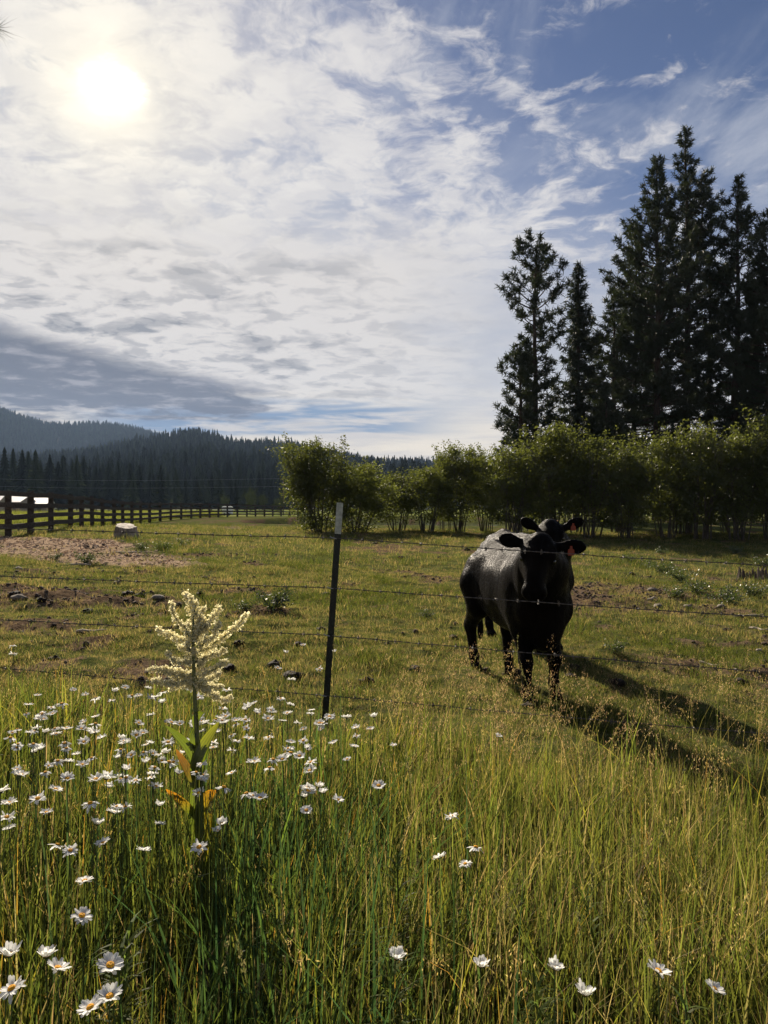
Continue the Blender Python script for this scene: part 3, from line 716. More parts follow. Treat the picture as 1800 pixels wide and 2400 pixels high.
# pine just outside the frame whose bough tip hangs into the corner of the view
def near_pine():
    rg = np.random.default_rng(77); o = thing('near_pine_tree', 'pine bough with long needles hanging in beside the sun', 'tree', (-4.6, 4.2, gz(-4.6, 4.2)))
    tr = MB(); tt = np.linspace(0, 1, 8); tr.tube(np.stack([0.1 * np.sin(tt * 3), 0 * tt, 9 * tt - 0.3], 1), 0.20 * (1 - tt) + 0.06, 12, True)
    obj('trunk', tr.mesh('near_pine_trunk', M['bark'], True), o)
    tip = at(-8, 66, 4.0) - o.location; q0 = np.array([0.05, 0, 3.9])
    s = np.linspace(0, 1, 9)[:, None]; q = q0 + (np.array(tip) - q0) * s + np.array([0, 0, -0.16]) * np.sin(s * math.pi)
    b = MB(); b.tube(q, np.linspace(0.045, 0.008, 9), 7); bo = obj('branch', b.mesh('near_pine_branch', M['bark'], True), o)
    ss = np.linspace(0.45, 1.0, 34)[:, None]; P = q0 + (np.array(tip) - q0) * ss + np.array([0, 0, -0.16]) * np.sin(ss * math.pi)
    dv = (np.array(tip) - q0); dv /= np.linalg.norm(dv)
    n = 42; m = len(P) * n; d = rg.normal(size=(m, 3)) * 0.5 + dv * 0.55; d /= np.linalg.norm(d, axis=1)[:, None]
    w = np.cross(d, rg.normal(size=(m, 3))); w /= np.linalg.norm(w, axis=1)[:, None]
    c = np.repeat(P, n, 0); L = rg.uniform(0.08, 0.15, m)[:, None]
    V = np.stack([c - w * .0008, c + w * .0008, c + d * L], 1).reshape(-1, 3)
    tag(obj('needles', np_mesh('near_pine_needles', V, np.arange(3 * m).reshape(-1, 3), M['needle']), bo), kind='stuff')
near_pine()

# ================================================================ far sheds, trailer, power line
def shed(sx0, sx1, ridge_y, eave_y, d, lab, rz):
    w = (sx1 - sx0) / F * d; x = ((sx0 + sx1) / 2 - 900) / F * d; zg = gz(x, d)
    ze = CAMZ - (eave_y - HORIZON) / F * d - zg; zr = CAMZ - (ridge_y - HORIZON) / F * d - zg + 0.5
    o = thing('shed', lab, 'shed', (x, d, zg), rz); dp = 7.0; e = 0.35
    wl = MB(); hw, hd = w / 2, dp / 2
    V = [(-hw, -hd, 0), (hw, -hd, 0), (hw, hd, 0), (-hw, hd, 0), (-hw, -hd, ze), (hw, -hd, ze), (hw, hd, ze), (-hw, hd, ze), (-hw, 0, zr - 0.06), (hw, 0, zr - 0.06)]
    wl.add(V, [[0, 1, 5, 4], [2, 3, 7, 6]], [[0, 4, 8], [0, 8, 3], [3, 8, 7], [1, 9, 5], [1, 2, 9], [2, 6, 9]])
    obj('wall', wl.mesh('shed_wall', M['shed_wall']), o)
    rf = MB(); sl = (zr - ze) / hd
    for s in (-1, 1):
        a = np.array([[-hw - e, 0, zr], [hw + e, 0, zr], [hw + e, s * (hd + e), ze - sl * e], [-hw - e, s * (hd + e), ze - sl * e]])
        rf.add(np.concatenate([a, a + [0, 0, 0.1]]), [[0, 1, 2, 3], [4, 7, 6, 5], [2, 6, 7, 3], [0, 4, 5, 1], [1, 5, 6, 2], [0, 3, 7, 4]])
    obj('roof', rf.mesh('shed_roof', M['roof_metal']), o)
    db = MB(); db.box((0.1 * w, -hd - 0.03, ze * 0.42), (w * 0.25, 0.06, ze * 0.84)); obj('door', db.mesh('shed_door', M['shed_door']), o)
    wb = MB(); wb.box((-0.28 * w, -hd - 0.03, ze * 0.6), (w * 0.16, 0.06, ze * 0.3)); obj('window', wb.mesh('shed_window', M['eye']), o)
shed(-34, 10, 1164, 1173, 190, 'low shed with bright metal roof behind the rail fence, farthest out along it', 0.1)
shed(30, 66, 1168, 1176, 200, 'shed with white metal roof seen over the rail fence, between two other sheds', -0.12)
shed(78, 116, 1172, 1180, 205, 'shed with grey metal roof seen over the rail fence, last before open field', 0.15)
tx = at(533, 1178, 180); tz = gz(tx.x, 180)
o = thing('trailer', 'tiny white stock trailer in the far field beyond the rail fence', 'trailer', (tx.x, 180, tz))
b = MB(); hh = min(2.1, tx.z - tz + 0.35)
b.box((0, 0, 0.5 + (hh - 0.5) / 2), (2.2, 2.0, hh - 0.5)); b.box((0, 0, hh + 0.06), (1.9, 1.7, 0.12)); obj('body', b.mesh('trailer_body', M['trailer']), o)
for s in (-0.5, 0.5):
    b = MB(); aa = np.linspace(0, 2 * math.pi, 13)[:-1]
    b.tube([(s, -1.06, 0.34), (s, -0.88, 0.34)], 0.34, 12); obj('wheel', b.mesh('trailer_wheel', M['tyre']), o)
pol = thing('power_line', 'thin double power line on brown wooden poles before the wooded hill', 'power line', (0, 0, 0))
ends = []
for sx, d, ty in ((664, 215, 1118), (-420, 235, 1100)):
    p = at(sx, ty, d); zb = gz(p.x, d); b = MB(); b.tube([(p.x, d, zb - 0.5), (p.x, d, p.z)], [0.16, 0.11], 8); b.box((p.x, d, p.z - 0.5), (2.0, 0.14, 0.14))
    obj('pole', b.mesh('utility_pole', M['pole']), pol); ends.append(p)
for dz in (-0.42, -2.6):
    tt = np.linspace(0, 1, 24)[:, None]; q = np.array(ends[0]) * (1 - tt) + np.array(ends[1]) * tt; q[:, 2] += dz - 1.6 * np.sin(tt[:, 0] * math.pi)
    b = MB(); b.tube(q, 0.013, 4, False); obj('wire', b.mesh('power_wire', M['roof_metal']), pol)
# round broadleaf trees on the valley floor
rb = [alder(800 + i, 5.0, 5.5, 0, 6, 60, 80) for i in range(2)]
for r_ in rb: r_[1].materials[0] = M['farleaf']
for i, (sx, ty, w, d, lab) in enumerate([(588, 1148, 30, 230, 'round leafy tree in the far field before the wooded hill, taller of a pair'),
                                         (616, 1160, 26, 228, 'round leafy tree in the far field, lower of a pair'),
                                         (525, 1162, 26, 240, 'scrubby leafy tree near the far white trailer'), (655, 1168, 34, 190, 'low leafy bush at the foot of the utility pole')]):
    x = (sx - 900) / F * d; zb = gz(x, d); h = CAMZ + (HORIZON - ty) / F * d - zb; s = (w / F * d / 5.5 * 1.15,) * 2 + (h / 5.2,)
    o = thing('broadleaf_tree', lab, 'tree', (x, d, zb), i * 1.3); obj('trunk', rb[i % 2][0], o, scale=s); obj('crown', rb[i % 2][1], o, scale=s)

# ================================================================ rail fence
def rail_fence():
    zx = np.array([-75, 45, 165, 275, 380, 440, 498, 555, 615, 663, 712, 760, 807, 865, 922, 978, 1032, 1082, 1132, 1178, 1228, 1282, 1333, 1380, 1428, 1473, 1518, 1563, 1608, 1660, 1715])
    hz = np.interp(zx, [-75, 45, 165, 275, 380, 440, 555, 712, 865, 1032, 1228, 1428, 1608, 1720], [275, 250, 230, 208, 182, 166, 146, 122, 100, 84, 72, 63, 54, 50])
    PH = 1.40; rg = np.random.default_rng(4); posts = []
    o = thing('rail_fence', 'long dark wooden fence with four rails curving away across the pasture', 'fence')
    for xz, hh in zip(zx, hz):
        d = PH * F * 2.304 / hh; x = (xz / 2.304 - 900) / F * d; z = gz(x, d)
        posts.append((x, d, z)); b = MB(); w = 0.17 * rg.uniform(0.9, 1.1)
        ln = rg.normal(0, 0.015, 2)
        b.tube([(0, 0, -0.25), (ln[0] * .6, ln[1] * .6, 0.7), (ln[0], ln[1], PH * rg.uniform(0.97, 1.03))], [w * 0.62, w * 0.6, w * 0.58], 8)
        obj('post', b.mesh('fence_post', M['rail']), o, (x, d, z))
    P = np.array(posts)
    for i in range(len(P) - 1):
        for fr in (0.90, 0.655, 0.42, 0.205):
            a, c = P[i].copy(), P[i + 1].copy(); n = np.array([c[1] - a[1], -(c[0] - a[0]), 0]); n /= np.linalg.norm(n)
            a[2] += PH * fr + rg.normal(0, 0.012); c[2] += PH * fr + rg.normal(0, 0.012)
            off = n * 0.115; mid = (a + c) / 2; dv = c - a; L = np.linalg.norm(dv); dv /= L
            if n[0] < 0: off = -off
            b = MB(); up = np.array([0, 0, 1.0]); sd_ = np.cross(up, dv); sd_ /= np.linalg.norm(sd_); u2 = np.cross(dv, sd_)
            b.box((0, 0, 0), (L + 0.02, 0.045, 0.15 * rg.uniform(0.9, 1.08)), np.stack([dv, sd_, u2], 1))
            obj('rail', b.mesh('fence_rail', M['rail']), o, mid + off * (1 + 0.02 * (i % 2)))
rail_fence()

# ================================================================ stumps
def cut_stump():
    x, d = -8.05, 24.0; z = gz(x, d); rg = np.random.default_rng(9)
    o = thing('tree_stump', 'pale sawn tree stump on the wood-chip mound by the rail fence', 'stump', (x, d, z - 0.03), 0, None, 0.88)
    k = 28; rows = [(-0.1, 0.50), (0.04, 0.43), (0.18, 0.36), (0.36, 0.335), (0.46, 0.325)]; a = np.arange(k) * 2 * math.pi / k
    fl = 1 + 0.10 * np.sin(a * 5 + 1) + 0.07 * np.sin(a * 9) + rg.normal(0, 0.05, k); b = MB(); V = []
    for i, (zz, r) in enumerate(rows):
        f = 1 + (fl - 1) * (1.7 - 0.22 * i) + rg.normal(0, 0.018, k); top = (0.075 * np.sin(a) - 0.05 * np.cos(a)) * (i / 4)
        V.append(np.stack([r * f * np.cos(a), r * f * np.sin(a), np.full(k, zz) + top], 1))
    i = np.arange(4)[:, None] * k; j = np.arange(k)[None]; q = np.stack([i + j, i + (j + 1) % k, i + k + (j + 1) % k, i + k + j], -1).reshape(-1, 4)
    b.add(np.concatenate(V), q); obj('bark', b.mesh('stump_bark', M['stumpbark'], True), o)
    c = MB(); ring = V[-1] * [0.985, 0.985, 1] + [0, 0, 0.004]; c.add(np.concatenate([ring, [[0, 0, 0.475]]]), None, np.stack([np.arange(k), (np.arange(k) + 1) % k, np.full(k, k)], 1))
    obj('cut_face', c.mesh('stump_face', M['cutwood']), o)
cut_stump()
def jagged_stump():
    x, d = 9.35, 19.6; z = gz(x, d); rg = np.random.default_rng(19)
    o = thing('rotten_stump', 'jagged rotten grey stump in the hollow before the thicket', 'stump', (x, d, z - 0.05))
    for i in range(26):
        a = i / 26 * 6.28 + rg.normal(0, 0.06); r = 0.30 + rg.normal(0, 0.03); h = rg.uniform(0.25, 0.55)
        b = MB(); p = np.array([r * 1.15 * math.cos(a), r * math.sin(a), 0]); q = np.array([r * 0.95 * math.cos(a), r * 0.9 * math.sin(a), h])
        b.tube([p - [0, 0, .1], (p + q) / 2, q * 0.98, q + [0, 0, 0.07]], [0.055, 0.048, 0.03, 0.004], 5); obj('splinter', b.mesh('stump_splinter', M['oldwood']), o)
jagged_stump()

# ================================================================ cattle
def surface_nets(f, org, h):
    ins = f < 0; nx_, ny_, nz_ = f.shape
    def cor(dx, dy, dz, A): return A[dx:nx_ - 1 + dx, dy:ny_ - 1 + dy, dz:nz_ - 1 + dz]
    cnt = sum(cor(i, j, k, ins).astype(np.int8) for i in (0, 1) for j in (0, 1) for k in (0, 1))
    act = (cnt > 0) & (cnt < 8); idx = -np.ones(act.shape, np.int32); I = np.argwhere(act); idx[act] = np.arange(len(I))
    acc = np.zeros((len(I), 3)); num = np.zeros(len(I))
    cs = [(i, j, k) for i in (0, 1) for j in (0, 1) for k in (0, 1)]
    for c0 in cs:
        for ax in range(3):
            if c0[ax] == 1: continue
            c1 = list(c0); c1[ax] = 1
            a = f[I[:, 0] + c0[0], I[:, 1] + c0[1], I[:, 2] + c0[2]]; b = f[I[:, 0] + c1[0], I[:, 1] + c1[1], I[:, 2] + c1[2]]
            m = (a < 0) != (b < 0); t = np.where(m, a / np.where(m, a - b, 1), 0)
            p = np.array(c0, float)[None].repeat(len(I), 0); p[:, ax] = t
            acc += p * m[:, None]; num += m
    V = (I + acc / num[:, None]) * h + org
    Q = []
    for ax in range(3):
        o1, o2 = [(1, 2), (2, 0), (0, 1)][ax]
        a = ins; sl0 = [slice(None)] * 3; sl1 = [slice(None)] * 3; sl0[ax] = slice(0, -1); sl1[ax] = slice(1, None)
        e = a[tuple(sl0)] != a[tuple(sl1)]; P = np.argwhere(e)
        ok = (P[:, o1] > 0) & (P[:, o2] > 0) & (P[:, o1] < act.shape[o1]) & (P[:, o2] < act.shape[o2]); P = P[ok]
        def cell(d1, d2): q = P.copy(); q[:, o1] -= d1; q[:, o2] -= d2; return idx[q[:, 0], q[:, 1], q[:, 2]]
        q = np.stack([cell(1, 1), cell(0, 1), cell(0, 0), cell(1, 0)], 1); flip = ~ins[P[:, 0], P[:, 1], P[:, 2]]
        q[flip] = q[flip][:, ::-1]; Q.append(q)
    return V, np.concatenate(Q)
class SDF:
    def __init__(s, lo, hi, h):
        s.h = h; s.lo = np.array(lo, float); n = np.ceil((np.array(hi) - s.lo) / h).astype(int) + 1; s.f = np.full(n, 1.0, np.float32)
        s.ax = [s.lo[i] + np.arange(n[i]) * h for i in range(3)]
    def _win(s, lo, hi):
        sl = []
        for i in range(3):
            a = max(0, int((lo[i] - s.lo[i]) / s.h)); b = min(len(s.ax[i]), int((hi[i] - s.lo[i]) / s.h) + 2); sl.append(slice(a, max(a, b)))
        return tuple(sl), [s.ax[i][sl[i]].reshape([-1 if j == i else 1 for j in range(3)]) for i in range(3)]
    def _join(s, sl, d, k, cut):
        A = s.f[sl]
        if cut: h = np.clip(0.5 - 0.5 * (A + d) / k, 0, 1); s.f[sl] = A * (1 - h) - d * h + k * h * (1 - h)
        else: h = np.clip(0.5 + 0.5 * (A - d) / k, 0, 1); s.f[sl] = A * (1 - h) + d * h - k * h * (1 - h)
    def ell(s, c, r, ax=None, k=0.06, cut=False):
        c = np.array(c, float); r = np.array(r, float); m = r.max() + 2.2 * k + 0.05; sl, (x, y, z) = s._win(c - m, c + m)
        if ax is None: ax = np.eye(3)
        x, y, z = x - c[0], y - c[1], z - c[2]
        q = [(x * a[0] + y * a[1] + z * a[2]) for a in np.array(ax)]
        k0 = np.sqrt(sum((q[i] / r[i]) ** 2 for i in range(3))); k1 = np.sqrt(sum((q[i] / r[i] ** 2) ** 2 for i in range(3)))
        s._join(sl, np.where(k1 > 1e-6, k0 * (k0 - 1) / np.maximum(k1, 1e-6), -r.min()), k, cut)
    def cone(s, a, b, ra, rb, k=0.05):
        a = np.array(a, float); b = np.array(b, float); m = max(ra, rb) + 2.2 * k + 0.05
        sl, (x, y, z) = s._win(np.minimum(a, b) - m, np.maximum(a, b) + m); d = b - a; L2 = d @ d
        t = np.clip(((x - a[0]) * d[0] + (y - a[1]) * d[1] + (z - a[2]) * d[2]) / L2, 0, 1)
        r = np.sqrt((x - a[0] - d[0] * t) ** 2 + (y - a[1] - d[1] * t) ** 2 + (z - a[2] - d[2] * t) ** 2)
        s._join(sl, r - (ra + (rb - ra) * t), k, False)
    def chain(s, pts, rad, k=0.05):
        for i in range(len(pts) - 1): s.cone(pts[i], pts[i + 1], rad[i], rad[i + 1], k)
def build_cow(name, label, loc, rz, poll, turn, pitch, roll, ear_up, feet, hres=0.0125, scale=1.0):
    S = SDF((-1.0, -0.62, -0.03), (1.25, 0.55, 1.42), hres)
    # trunk: deep chest, rounded barrel, square rump
    S.ell((-0.02, 0, 0.835), (0.64, 0.275, 0.325)); S.ell((-0.46, 0, 0.92), (0.33, 0.245, 0.235), k=0.1); S.ell((0.36, 0, 0.83), (0.33, 0.255, 0.325), k=0.1)
    S.ell((0.05, 0, 0.74), (0.46, 0.235, 0.25), k=0.1)
    S.ell((0.52, 0, 0.67), (0.21, 0.19, 0.25), k=0.1); S.ell((0.61, 0, 0.54), (0.12, 0.09, 0.11), k=0.1)
    for s in (-1, 1):
        S.ell((0.40, 0.18 * s, 0.82), (0.18, 0.10, 0.29), k=0.08); S.ell((0.57, 0.18 * s, 0.74), (0.09, 0.08, 0.10), k=0.08)
        S.ell((-0.38, 0.12 * s, 1.075), (0.10, 0.05, 0.045), k=0.12); S.ell((-0.76, 0.09 * s, 1.01), (0.06, 0.055, 0.055), k=0.08)
        S.ell((-0.52, 0.165 * s, 0.82), (0.24, 0.11, 0.25), k=0.1)
    S.chain([(-0.72, 0, 1.10), (-0.42, 0, 1.145), (0.0, 0, 1.12), (0.38, 0, 1.13), (0.52, 0, 1.08)], [0.05, 0.06, 0.05, 0.07, 0.07], 0.1)
    # legs
    fr, fl, rr, rl = feet
    for (fx, fy), s in ((fr, -1), (fl, 1)):
        S.chain([(0.43, 0.165 * s, 0.72), (0.41 + (fx - .45) * .3, 0.155 * s, 0.58), (0.46 * .4 + fx * .6 + 0.01, fy, 0.335), (fx - 0.005, fy, 0.13), (fx + 0.01, fy, 0.085)], [0.125, 0.095, 0.056, 0.040, 0.045], 0.045)
        S.ell((fx * .6 + .19 + 0.01, fy, 0.335), (0.058, 0.056, 0.065), k=0.03)
        S.ell((fx + 0.035, fy, 0.04), (0.075, 0.056, 0.055), k=0.03)
    for (fx, fy), s in ((rr, -1), (rl, 1)):
        S.chain([(-0.52, 0.165 * s, 0.82), (-0.41 + (fx + .5) * .35, 0.165 * s, 0.65), (fx - 0.09, fy * .6 + .07 * s, 0.425), (fx - 0.035, fy, 0.15), (fx - 0.01, fy, 0.09)], [0.175, 0.12, 0.060, 0.043, 0.046], 0.05)
        S.ell((fx - 0.10, fy * .6 + .07 * s, 0.43), (0.055, 0.045, 0.075), k=0.03)
        S.ell((fx + 0.03, fy, 0.04), (0.075, 0.056, 0.055), k=0.03)
    # neck and head
    poll = np.array(poll); Fh = np.array([math.cos(turn), math.sin(turn), 0]); Sd = np.array([-Fh[1], Fh[0], 0]); U = np.array([0, 0, 1.0])
    Dn = Fh * math.cos(pitch) - U * math.sin(pitch); Dn = Dn + Sd * roll; Dn /= np.linalg.norm(Dn)
    Sd = Sd - Dn * (Sd @ Dn); Sd /= np.linalg.norm(Sd); N = np.cross(Sd, Dn) * -1
    if N @ Fh < 0: N = -N
    ax = np.stack([Dn, Sd, N])
    P = lambda d, s, n: poll + Dn * d + Sd * s + N * n
    nb = P(0.10, 0, -0.09)
    mid = (np.array([0.50, 0, 0.93]) + nb) / 2 + np.array([0, 0, 0.015])
    S.chain([(0.44, 0, 0.92), mid, nb], [0.27, 0.205, 0.14], 0.09); S.chain([(0.50, 0, 0.72), mid - [0, 0, 0.12], P(0.17, 0, -0.11)], [0.21, 0.135, 0.085], 0.09)
    S.ell(P(0.085, 0, -0.005), (0.135, 0.125, 0.09), ax, 0.04); S.ell(P(-0.005, 0, -0.03), (0.06, 0.075, 0.065), ax, 0.04)
    S.ell(P(0.20, 0, -0.055), (0.165, 0.105, 0.105), ax, 0.05); S.cone(P(0.15, 0, 0.02), P(0.38, 0, 0.012), 0.092, 0.074, 0.04)
    S.ell(P(0.405, 0, -0.005), (0.068, 0.092, 0.075), ax, 0.035); S.ell(P(0.375, 0, -0.065), (0.085, 0.055, 0.045), ax, 0.03)
    for s in (-1, 1):
        S.ell(P(0.135, 0.098 * s, 0.035), (0.045, 0.03, 0.035), ax, 0.025)
        S.ell(P(0.445, 0.046 * s, 0.045), (0.016, 0.020, 0.022), ax, 0.012, True)
        S.ell(P(0.165, 0.122 * s, 0.018), (0.022, 0.016, 0.018), ax, 0.012, True)
        # ears: broad drooping paddles, hollow in front
        eb = P(0.030, 0.105 * s, -0.035); out = Sd * s * math.cos(ear_up) + U * math.sin(ear_up) - Fh * 0.12; out /= np.linalg.norm(out)
        e3 = np.cross(out, Fh); e3 /= np.linalg.norm(e3); e2 = np.cross(e3, out)
        S.cone(eb, eb + out * 0.06, 0.036, 0.032, 0.02)
        S.ell(eb + out * 0.135, (0.098, 0.058, 0.021), np.stack([out, e3, e2]), 0.02)
        S.ell(eb + out * 0.135 + Fh * 0.032, (0.070, 0.036, 0.020), np.stack([out, e3, e2]), 0.012, True)
        if s > 0: tagp = eb + out * 0.12 - np.cross(out, Fh) * 0.0 + Fh * 0.028
        if s > 0: tag_out = out
    # tail
    S.chain([(-0.74, 0, 1.10), (-0.83, 0, 1.02), (-0.845, 0.01, 0.75), (-0.82, 0.02, 0.42)], [0.045, 0.035, 0.022, 0.018], 0.03); S.ell((-0.82, 0.02, 0.36), (0.035, 0.035, 0.10), k=0.03)
    V, Q = surface_nets(S.f, S.lo, hres)
    V[:, 1] *= np.interp(V[:, 0], [0.55, 0.75], [0.85, 1.0])
    o = thing(name, label, 'cow', loc, rz, scale=scale)
    obj('body', np_mesh('cow_body', V, Q, M['hide'], True), o)
    for s in (-1, 1):
        b = MB(); u_, v_ = np.meshgrid(np.linspace(0, 2 * math.pi, 13)[:-1], np.linspace(0, math.pi, 8)); c0 = P(0.165, 0.110 * s, 0.020)
        E_ = np.stack([np.cos(u_) * np.sin(v_), np.sin(u_) * np.sin(v_), np.cos(v_)], -1).reshape(-1, 3) * 0.021 + c0
        i = (np.arange(7)[:, None] * 12); j = np.arange(12)[None]; b.add(E_, np.stack([i + j, i + (j + 1) % 12, i + 12 + (j + 1) % 12, i + 12 + j], -1).reshape(-1, 4))
        obj('eye', b.mesh('cow_eye', M['eye'], True), o)
    # ear tag: a rounded flap with a neck and a button
    b = MB(); dn = np.array([0, 0, -1.0]); sd_ = tag_out - dn * (tag_out @ dn); sd_ /= np.linalg.norm(sd_); nn = np.cross(sd_, dn)
    if nn @ Fh < 0: nn = -nn
    prof = [(-.010, .008), (.010, .010), (.018, .022), (.052, .025), (.060, .019)]; Vt = []
    for dz, hw in prof:
        for off in (0.0, 0.004): Vt += [tagp + dn * dz - sd_ * hw + nn * off, tagp + dn * dz + sd_ * hw + nn * off]
    q = []
    for i in range(4):
        a = i * 4; c = a + 4; q += [[a, a + 1, c + 1, c], [a + 2, c + 2, c + 3, a + 3], [a, c, c + 2, a + 2], [a + 1, a + 3, c + 3, c + 1]]
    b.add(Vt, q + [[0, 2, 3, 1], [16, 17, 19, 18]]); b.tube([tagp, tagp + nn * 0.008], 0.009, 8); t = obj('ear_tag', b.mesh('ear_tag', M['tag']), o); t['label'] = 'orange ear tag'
    return o
z1 = gz(1.065, 6.53); z2 = gz(1.53, 8.24)
build_cow('cow', 'black cow standing at the barbed wire facing out, full body in view', (1.10, 6.53, z1 - 0.01), R(-76), (0.86, -0.165, 1.225 - z1), R(-26), R(66), -0.10, 0.10,
          ((0.62, -0.17), (0.46, 0.17), (-0.62, -0.13), (-0.36, 0.14)))
build_cow('cow', 'second black cow, only head, ears and rump showing behind the first cow', (1.50, 8.30, z2 - 0.01), R(-70), (0.86, -0.20, 1.285 - z2), R(-32), R(58), 0.0, 0.42,
          ((0.55, -0.15), (0.44, 0.15), (-0.50, -0.15), (-0.44, 0.14)), 0.015)

# ================================================================ barbed wire fence
def wire_fence():
    fo = thing('barbed_wire_fence', 'barbed wire fence with leaning dark steel post along the pasture edge', 'fence')
    def tpost(x, d, lean, h=1.50, tip=0.205):
        zg = gz(x, d); k = np.array([lean, 0, 1.0]); k /= np.linalg.norm(k)
        def sect(z0, z1, mat, nm):
            b = MB(); sx_ = np.array([1.0, 0, -lean]); sy = np.array([0, 1.0, 0])
            # T shape: flange facing the camera side, web behind
            prof = [(-.021, -.004), (.021, -.004), (.021, .000), (.003, .002), (.003, .026), (-.003, .026), (-.003, .002), (-.021, .000)]
            A = [np.array([x, d, zg]) + k * z0 + sx_ * p + sy * q for p, q in prof]; B = [a + k * (z1 - z0) for a in A]; n = len(prof)
            b.add(A + B, [[i, (i + 1) % n, n + (i + 1) % n, n + i] for i in range(n)])
            b.add(B, [[0, 1, 2, 7], [2, 3, 6, 7], [3, 4, 5, 6]])
            if nm == 'post_shaft':
                for s in np.arange(0.25, z1 - 0.02, 0.055): b.box(np.array([x, d - 0.007, zg]) + k * s, (0.010, 0.008, 0.016))
            return obj(nm, b.mesh(nm, mat), fo)
        sect(-0.3, h - tip, M['post_paint'], 'post_shaft'); sect(h - tip, h, M['post_tip'], 'post_tip')
        return x, d, zg, lean
    main = at(761, 1700, 5.05)
    lean = (at(797, 1177, 5.05).x - main.x) / (at(797, 1177, 5.05).z - gz(main.x, 5.05))
    tpost(main.x, 5.05, lean, at(797, 1177, 5.05).z - gz(main.x, 5.05))
    tpost(-4.35, 5.42, 0.01); tpost(4.0, 4.70, -0.02)
    rg = np.random.default_rng(3)
    bm = MB()
    for s in (-1, 1):
        bm.tube([(-0.004, 0.010 * s, 0.016), (0.001, 0.004 * s, -0.005), (0.003, -0.005 * s, 0.0), (0.002, -0.010 * s, -0.017)], 0.0015, 4)
        bm.tube([(0.007, 0.012, 0.012 * s), (0.007, 0.0, 0.0), (0.007, -0.012, -0.012 * s)], 0.0014, 4)
    bm.tube([(-0.006, 0, 0), (0.010, 0, 0)], 0.0042, 6)
    barb = bm.mesh('barb', M['wire'])
    for yl, ym, yr in ((1234, 1261, 1322), (1347, 1378, 1442), (1449, 1489, 1571), (1562, 1630, 1716)):
        A = at(0, yl, 5.30); Bp = at(788 - (ym - 1180) * 0.065, ym, 5.045); Cp = at(1800, yr, 4.83)
        L_ = Bp + (A - Bp) * (4.05 / (Bp - A).length); R_ = Bp + (Cp - Bp) * (4.30 / (Cp - Bp).length)
        pts = []
        for (p, q, n, sag) in ((L_, Bp, 40, 0.010), (Bp, R_, 44, 0.012)):
            for t in np.linspace(0, 1, n)[:-1]:
                v = p.lerp(q, t); v.z -= sag * math.sin(t * math.pi) * rg.uniform(0.95, 1.05); v.z += rg.normal(0, 0.0012); pts.append(v)
        pts.append(R_); P = np.array(pts); b = MB()
        seg = np.concatenate([[0], np.cumsum(np.linalg.norm(np.diff(P, axis=0), axis=1))]); s = np.arange(0, seg[-1], 0.03)
        Q = np.stack([np.interp(s, seg, P[:, k]) for k in range(3)], 1); ph = s * 2 * math.pi / 0.12
        for o_ in (0, math.pi):
            b.tube(Q + np.stack([0 * s, np.cos(ph + o_) * 0.0024, np.sin(ph + o_) * 0.0024], 1), 0.0019, 4, False)
        w = obj('wire', b.mesh('barbed_wire', M['wire']), fo)
        for s_ in np.arange(0.06, seg[-1], 0.127):
            s2 = s_ + rg.normal(0, 0.012); p = [np.interp(s2, seg, P[:, k]) for k in range(3)]
            if abs(p[0]) / p[1] > 0.53: continue
            obj('barb', barb, w, p, (rg.uniform(0, 6.28), rg.normal(0, 0.1), 0.05))
        c = MB(); c.tube([Bp + Vector((-0.026, -0.012, 0.012)), Bp + Vector((-0.010, -0.013, 0.002)), Bp + Vector((0.012, -0.013, -0.003)), Bp + Vector((0.026, 0.02, -0.010))], 0.0026, 5)
        obj('wire_clip', c.mesh('wire_clip', M['roof_metal']), fo)
wire_fence()

# ================================================================ grasses
def blades(P, H, W, yaw, ldir, lean, tint, segs=4, tip=0.08, taper=1.6):
    """curved strips: base P (n,3), height H, width W, facing yaw, leaning towards ldir"""
    n = len(P); t = np.linspace(0, 1, segs + 1)
    ld = np.stack([np.cos(ldir), np.sin(ldir), np.zeros(n)], 1)
    wv = np.stack([np.cos(yaw), np.sin(yaw), np.zeros(n)], 1)
    hor = (lean[:, None] * t ** 1.8) * H[:, None]
    ver = (t - 0.42 * np.minimum(lean[:, None], 1.4) ** 1.5 * t ** 2.6) * H[:, None]
    ctr = P[:, None] + ld[:, None] * hor[..., None]; ctr[..., 2] += ver
    wid = (W[:, None] * np.maximum(1 - t ** taper, tip) * (0.55 + 0.45 * np.minimum(1, t * 4)))[..., None] * 0.5
    V = np.stack([ctr - wv[:, None] * wid, ctr + wv[:, None] * wid], 2)      # n, s+1, 2, 3
    b = (np.arange(n) * (segs + 1) * 2)[:, None]; k = np.arange(segs)[None] * 2
    q = np.stack([b + k, b + k + 1, b + k + 3, b + k + 2], -1).reshape(-1, 4)
    T = np.broadcast_to(tint[:, None, None], (n, segs + 1, 2, 3)).reshape(-1, 3)
    return V.reshape(-1, 3), q, T
def palette(n, rg, cols, w, var=0.25):
    c = np.array(cols)[rg.choice(len(cols), n, p=np.array(w) / sum(w))]
    return c * rg.uniform(1 - var, 1 + var, (n, 1)) * rg.uniform(0.92, 1.08, (n, 3))
GREEN, YELL, STRAW, DARK, GOLD = (0.068, 0.087, 0.025), (0.125, 0.136, 0.036), (0.235, 0.18, 0.11), (0.030, 0.042, 0.017), (0.28, 0.175, 0.045)
